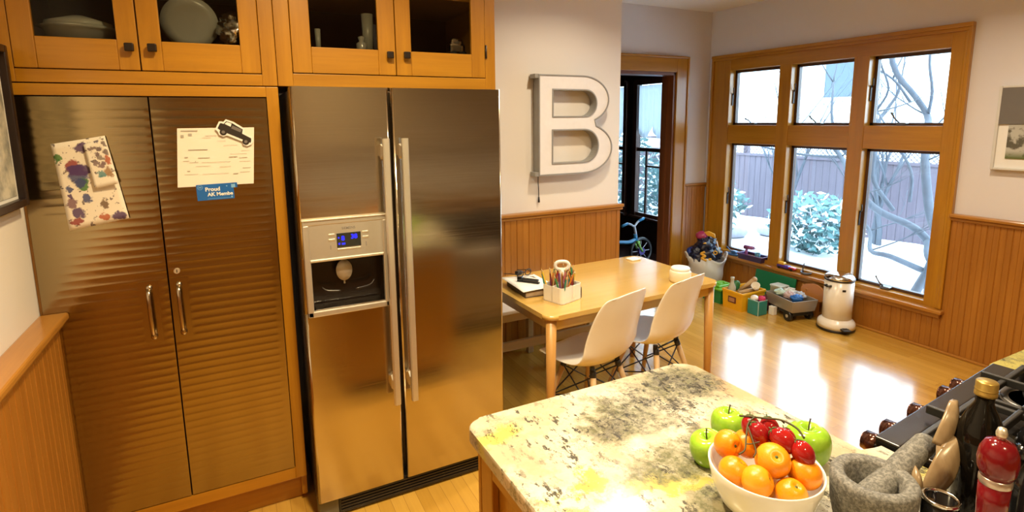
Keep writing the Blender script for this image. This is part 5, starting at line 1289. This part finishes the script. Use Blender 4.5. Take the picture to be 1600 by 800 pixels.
part('body', MB(redl).lathe([(0, 0), (.034, 0), (0.0266, 0.0060), (0.0252, 0.0300), (0.0215, 0.0700), (0.0200, 0.1000), (0.0215, 0.1250), (0.0222, 0.1600), (0, .160)], (0, 0, 0), 40), pmill, world=False)
part('collar', MB(flat('collar_silver', (.5, .42, .38), .3, .8)).lathe([(0.0223, 0.1600), (0.0231, 0.1620), (0.0231, 0.1700), (0.0221, 0.1720)], (0, 0, 0), 40).lathe([(0, .159), (0.0222, 0.1600), (0.0222, 0.1730), (0, .173)], (0, 0, 0), 40), pmill, world=False)
part('head', MB(redl).lathe([(0, .172), (0.0215, 0.1730), (0.0266, 0.1860), (0.0285, 0.2030), (0.0266, 0.2200), (0.0200, 0.2350), (0.0089, 0.2410), (0, .242)], (0, 0, 0), 40), pmill, world=False)
part('finial', MB(satin2).lathe([(0, .240), (0.0052, 0.2410), (0.0078, 0.2480), (0.0081, 0.2530), (0.0059, 0.2610), (0, .263)], (0, 0, 0), 20), pmill, world=False)
solo('salt_cellar', MB(blackg, chrome).lathe([(0, 0), (.026, 0), (.029, .05), (.028, .085), (.025, .085), (.025, .01), (0, .01)], (1.108, .455, CT), 32).use(1).lathe([(.0245, .084), (.0295, .084), (.0295, .090), (.0245, .090), (.0245, .084)], (1.108, .455, CT), 32), 'small black pot with a shiny rim holding the horn spoons', 'pot', None, (1.108, .455, CT))
hornm = wood('horn', (.16, .10, .05), (.36, .26, .15), 'z', .25, 8)
def spoon(name, a, b, w, L, twist, lab, tip):
    a, b = Vector(a), Vector(b); d = (Vector(tip) - b).normalized(); L = (Vector(tip) - b).length; side = Vector((cos(twist), sin(twist), 0)); side = (side - d * side.dot(d)).normalized(); nn = d.cross(side)
    m = MB(hornm); m.tube([a, a.lerp(b, .5), b], [.004, .0045, .006], 10)
    def bl(u, v):
        t = v; ww = w * (sin(pi * min(1, .12 + t * .88)) ** .6) * (.9 + .1 * t); x = (u * 2 - 1)
        return b + d * (t * L) + side * (x * ww) + nn * (.010 * (x * x) - .010 * sin(pi * t))
    m.grid(bl, 10, 14)
    return solo(name, m, lab, 'spoon', None, tuple(a), solid=.003)
spoon('serving_spoon', (1.098, .462, CT + .016), (1.122, .478, CT + .068), .026, .128, -.45, 'horn spoon in front, its bowl facing the pepper mill', (1.205, .478, CT + .170))
spoon('serving_spoon', (1.116, .458, CT + .014), (1.172, .492, CT + .150), .021, .10, -.2, 'taller horn spoon rising behind the front one next to the dark bottle', (1.235, .500, CT + .225))
spoon('serving_spoon', (1.100, .466, CT + .016), (1.112, .492, CT + .070), .009, .06, -.6, 'small horn spoon closest to the mortar', (1.135, .515, CT + .11))
jb = thing('pepper_bottle', 'glossy black ornamental bottle at the right edge beside the pepper mill', 'bottle', (1.222, .372, CT))
part('body', MB(blackg).lathe([(0, 0), (.032, 0), (.036, .01), (.036, .12), (.03, .15), (.018, .17), (.016, .19), (0, .19)], (0, 0, 0), 32), jb, world=False)
mm_ = MB(blackg); lumpy(mm_, (0, 0, .215), (.026, .026, .032), 6, .35, 24, 8); lumpy(mm_, (-.018, .012, .19), (.014, .014, .016), 7, .3, 16, 8)
part('stopper', mm_, jb, world=False)

# ------------------------------------------------------------------ light and camera
w = bpy.data.worlds.new('overcast'); scene.world = w; w.use_nodes = True
bg = w.node_tree.nodes['Background']
bg.inputs[0].default_value = (.60, .82, 1.0, 1); bg.inputs[1].default_value = SKY
def can(name, x, y, watts, size=.13, col=WARM, z=CEIL - .012):
    l = bpy.data.lights.new(name, 'AREA'); l.shape = 'DISK'; l.size = size; l.energy = watts; l.color = col; l.spread = radians(SPREAD)
    o = bpy.data.objects.new(name, l); COL.objects.link(o); o.location = (x, y, z); return o
for x, y, p, c in CANS: can('downlight', x, y, p, col=c)
cam = bpy.data.cameras.new('camera'); co = bpy.data.objects.new('camera', cam); COL.objects.link(co); scene.camera = co
pitch, yaw, roll = -.1579, .4718, -.0100
fw = Vector((sin(yaw) * cos(pitch), cos(yaw) * cos(pitch), sin(pitch))); r0 = Vector((cos(yaw), -sin(yaw), 0)); u0 = r0.cross(fw)
R_v = r0 * cos(roll) + u0 * sin(roll); U_v = -r0 * sin(roll) + u0 * cos(roll)
co.matrix_world = Matrix(((R_v.x, U_v.x, -fw.x, 0), (R_v.y, U_v.y, -fw.y, 0), (R_v.z, U_v.z, -fw.z, 1.70), (0, 0, 0, 1)))
cam.sensor_fit = 'HORIZONTAL'; cam.sensor_width = 36; cam.lens = 858.67 / 1600 * 36; cam.shift_y = -(400 - 323.64) / 1600; cam.clip_start = .02

vs = scene.view_settings
scene.display_settings.display_device = 'sRGB'
vs.view_transform = 'Standard'; vs.look = 'None'; vs.exposure = EXPO; vs.gamma = 1; vs.use_curve_mapping = False
cy = scene.cycles
cy.use_denoising = True; cy.max_bounces = 8; cy.diffuse_bounces = 4; cy.glossy_bounces = 4; cy.transmission_bounces = 4; cy.transparent_max_bounces = 12
cy.sample_clamp_indirect = 8; cy.caustics_reflective = False; cy.caustics_refractive = False
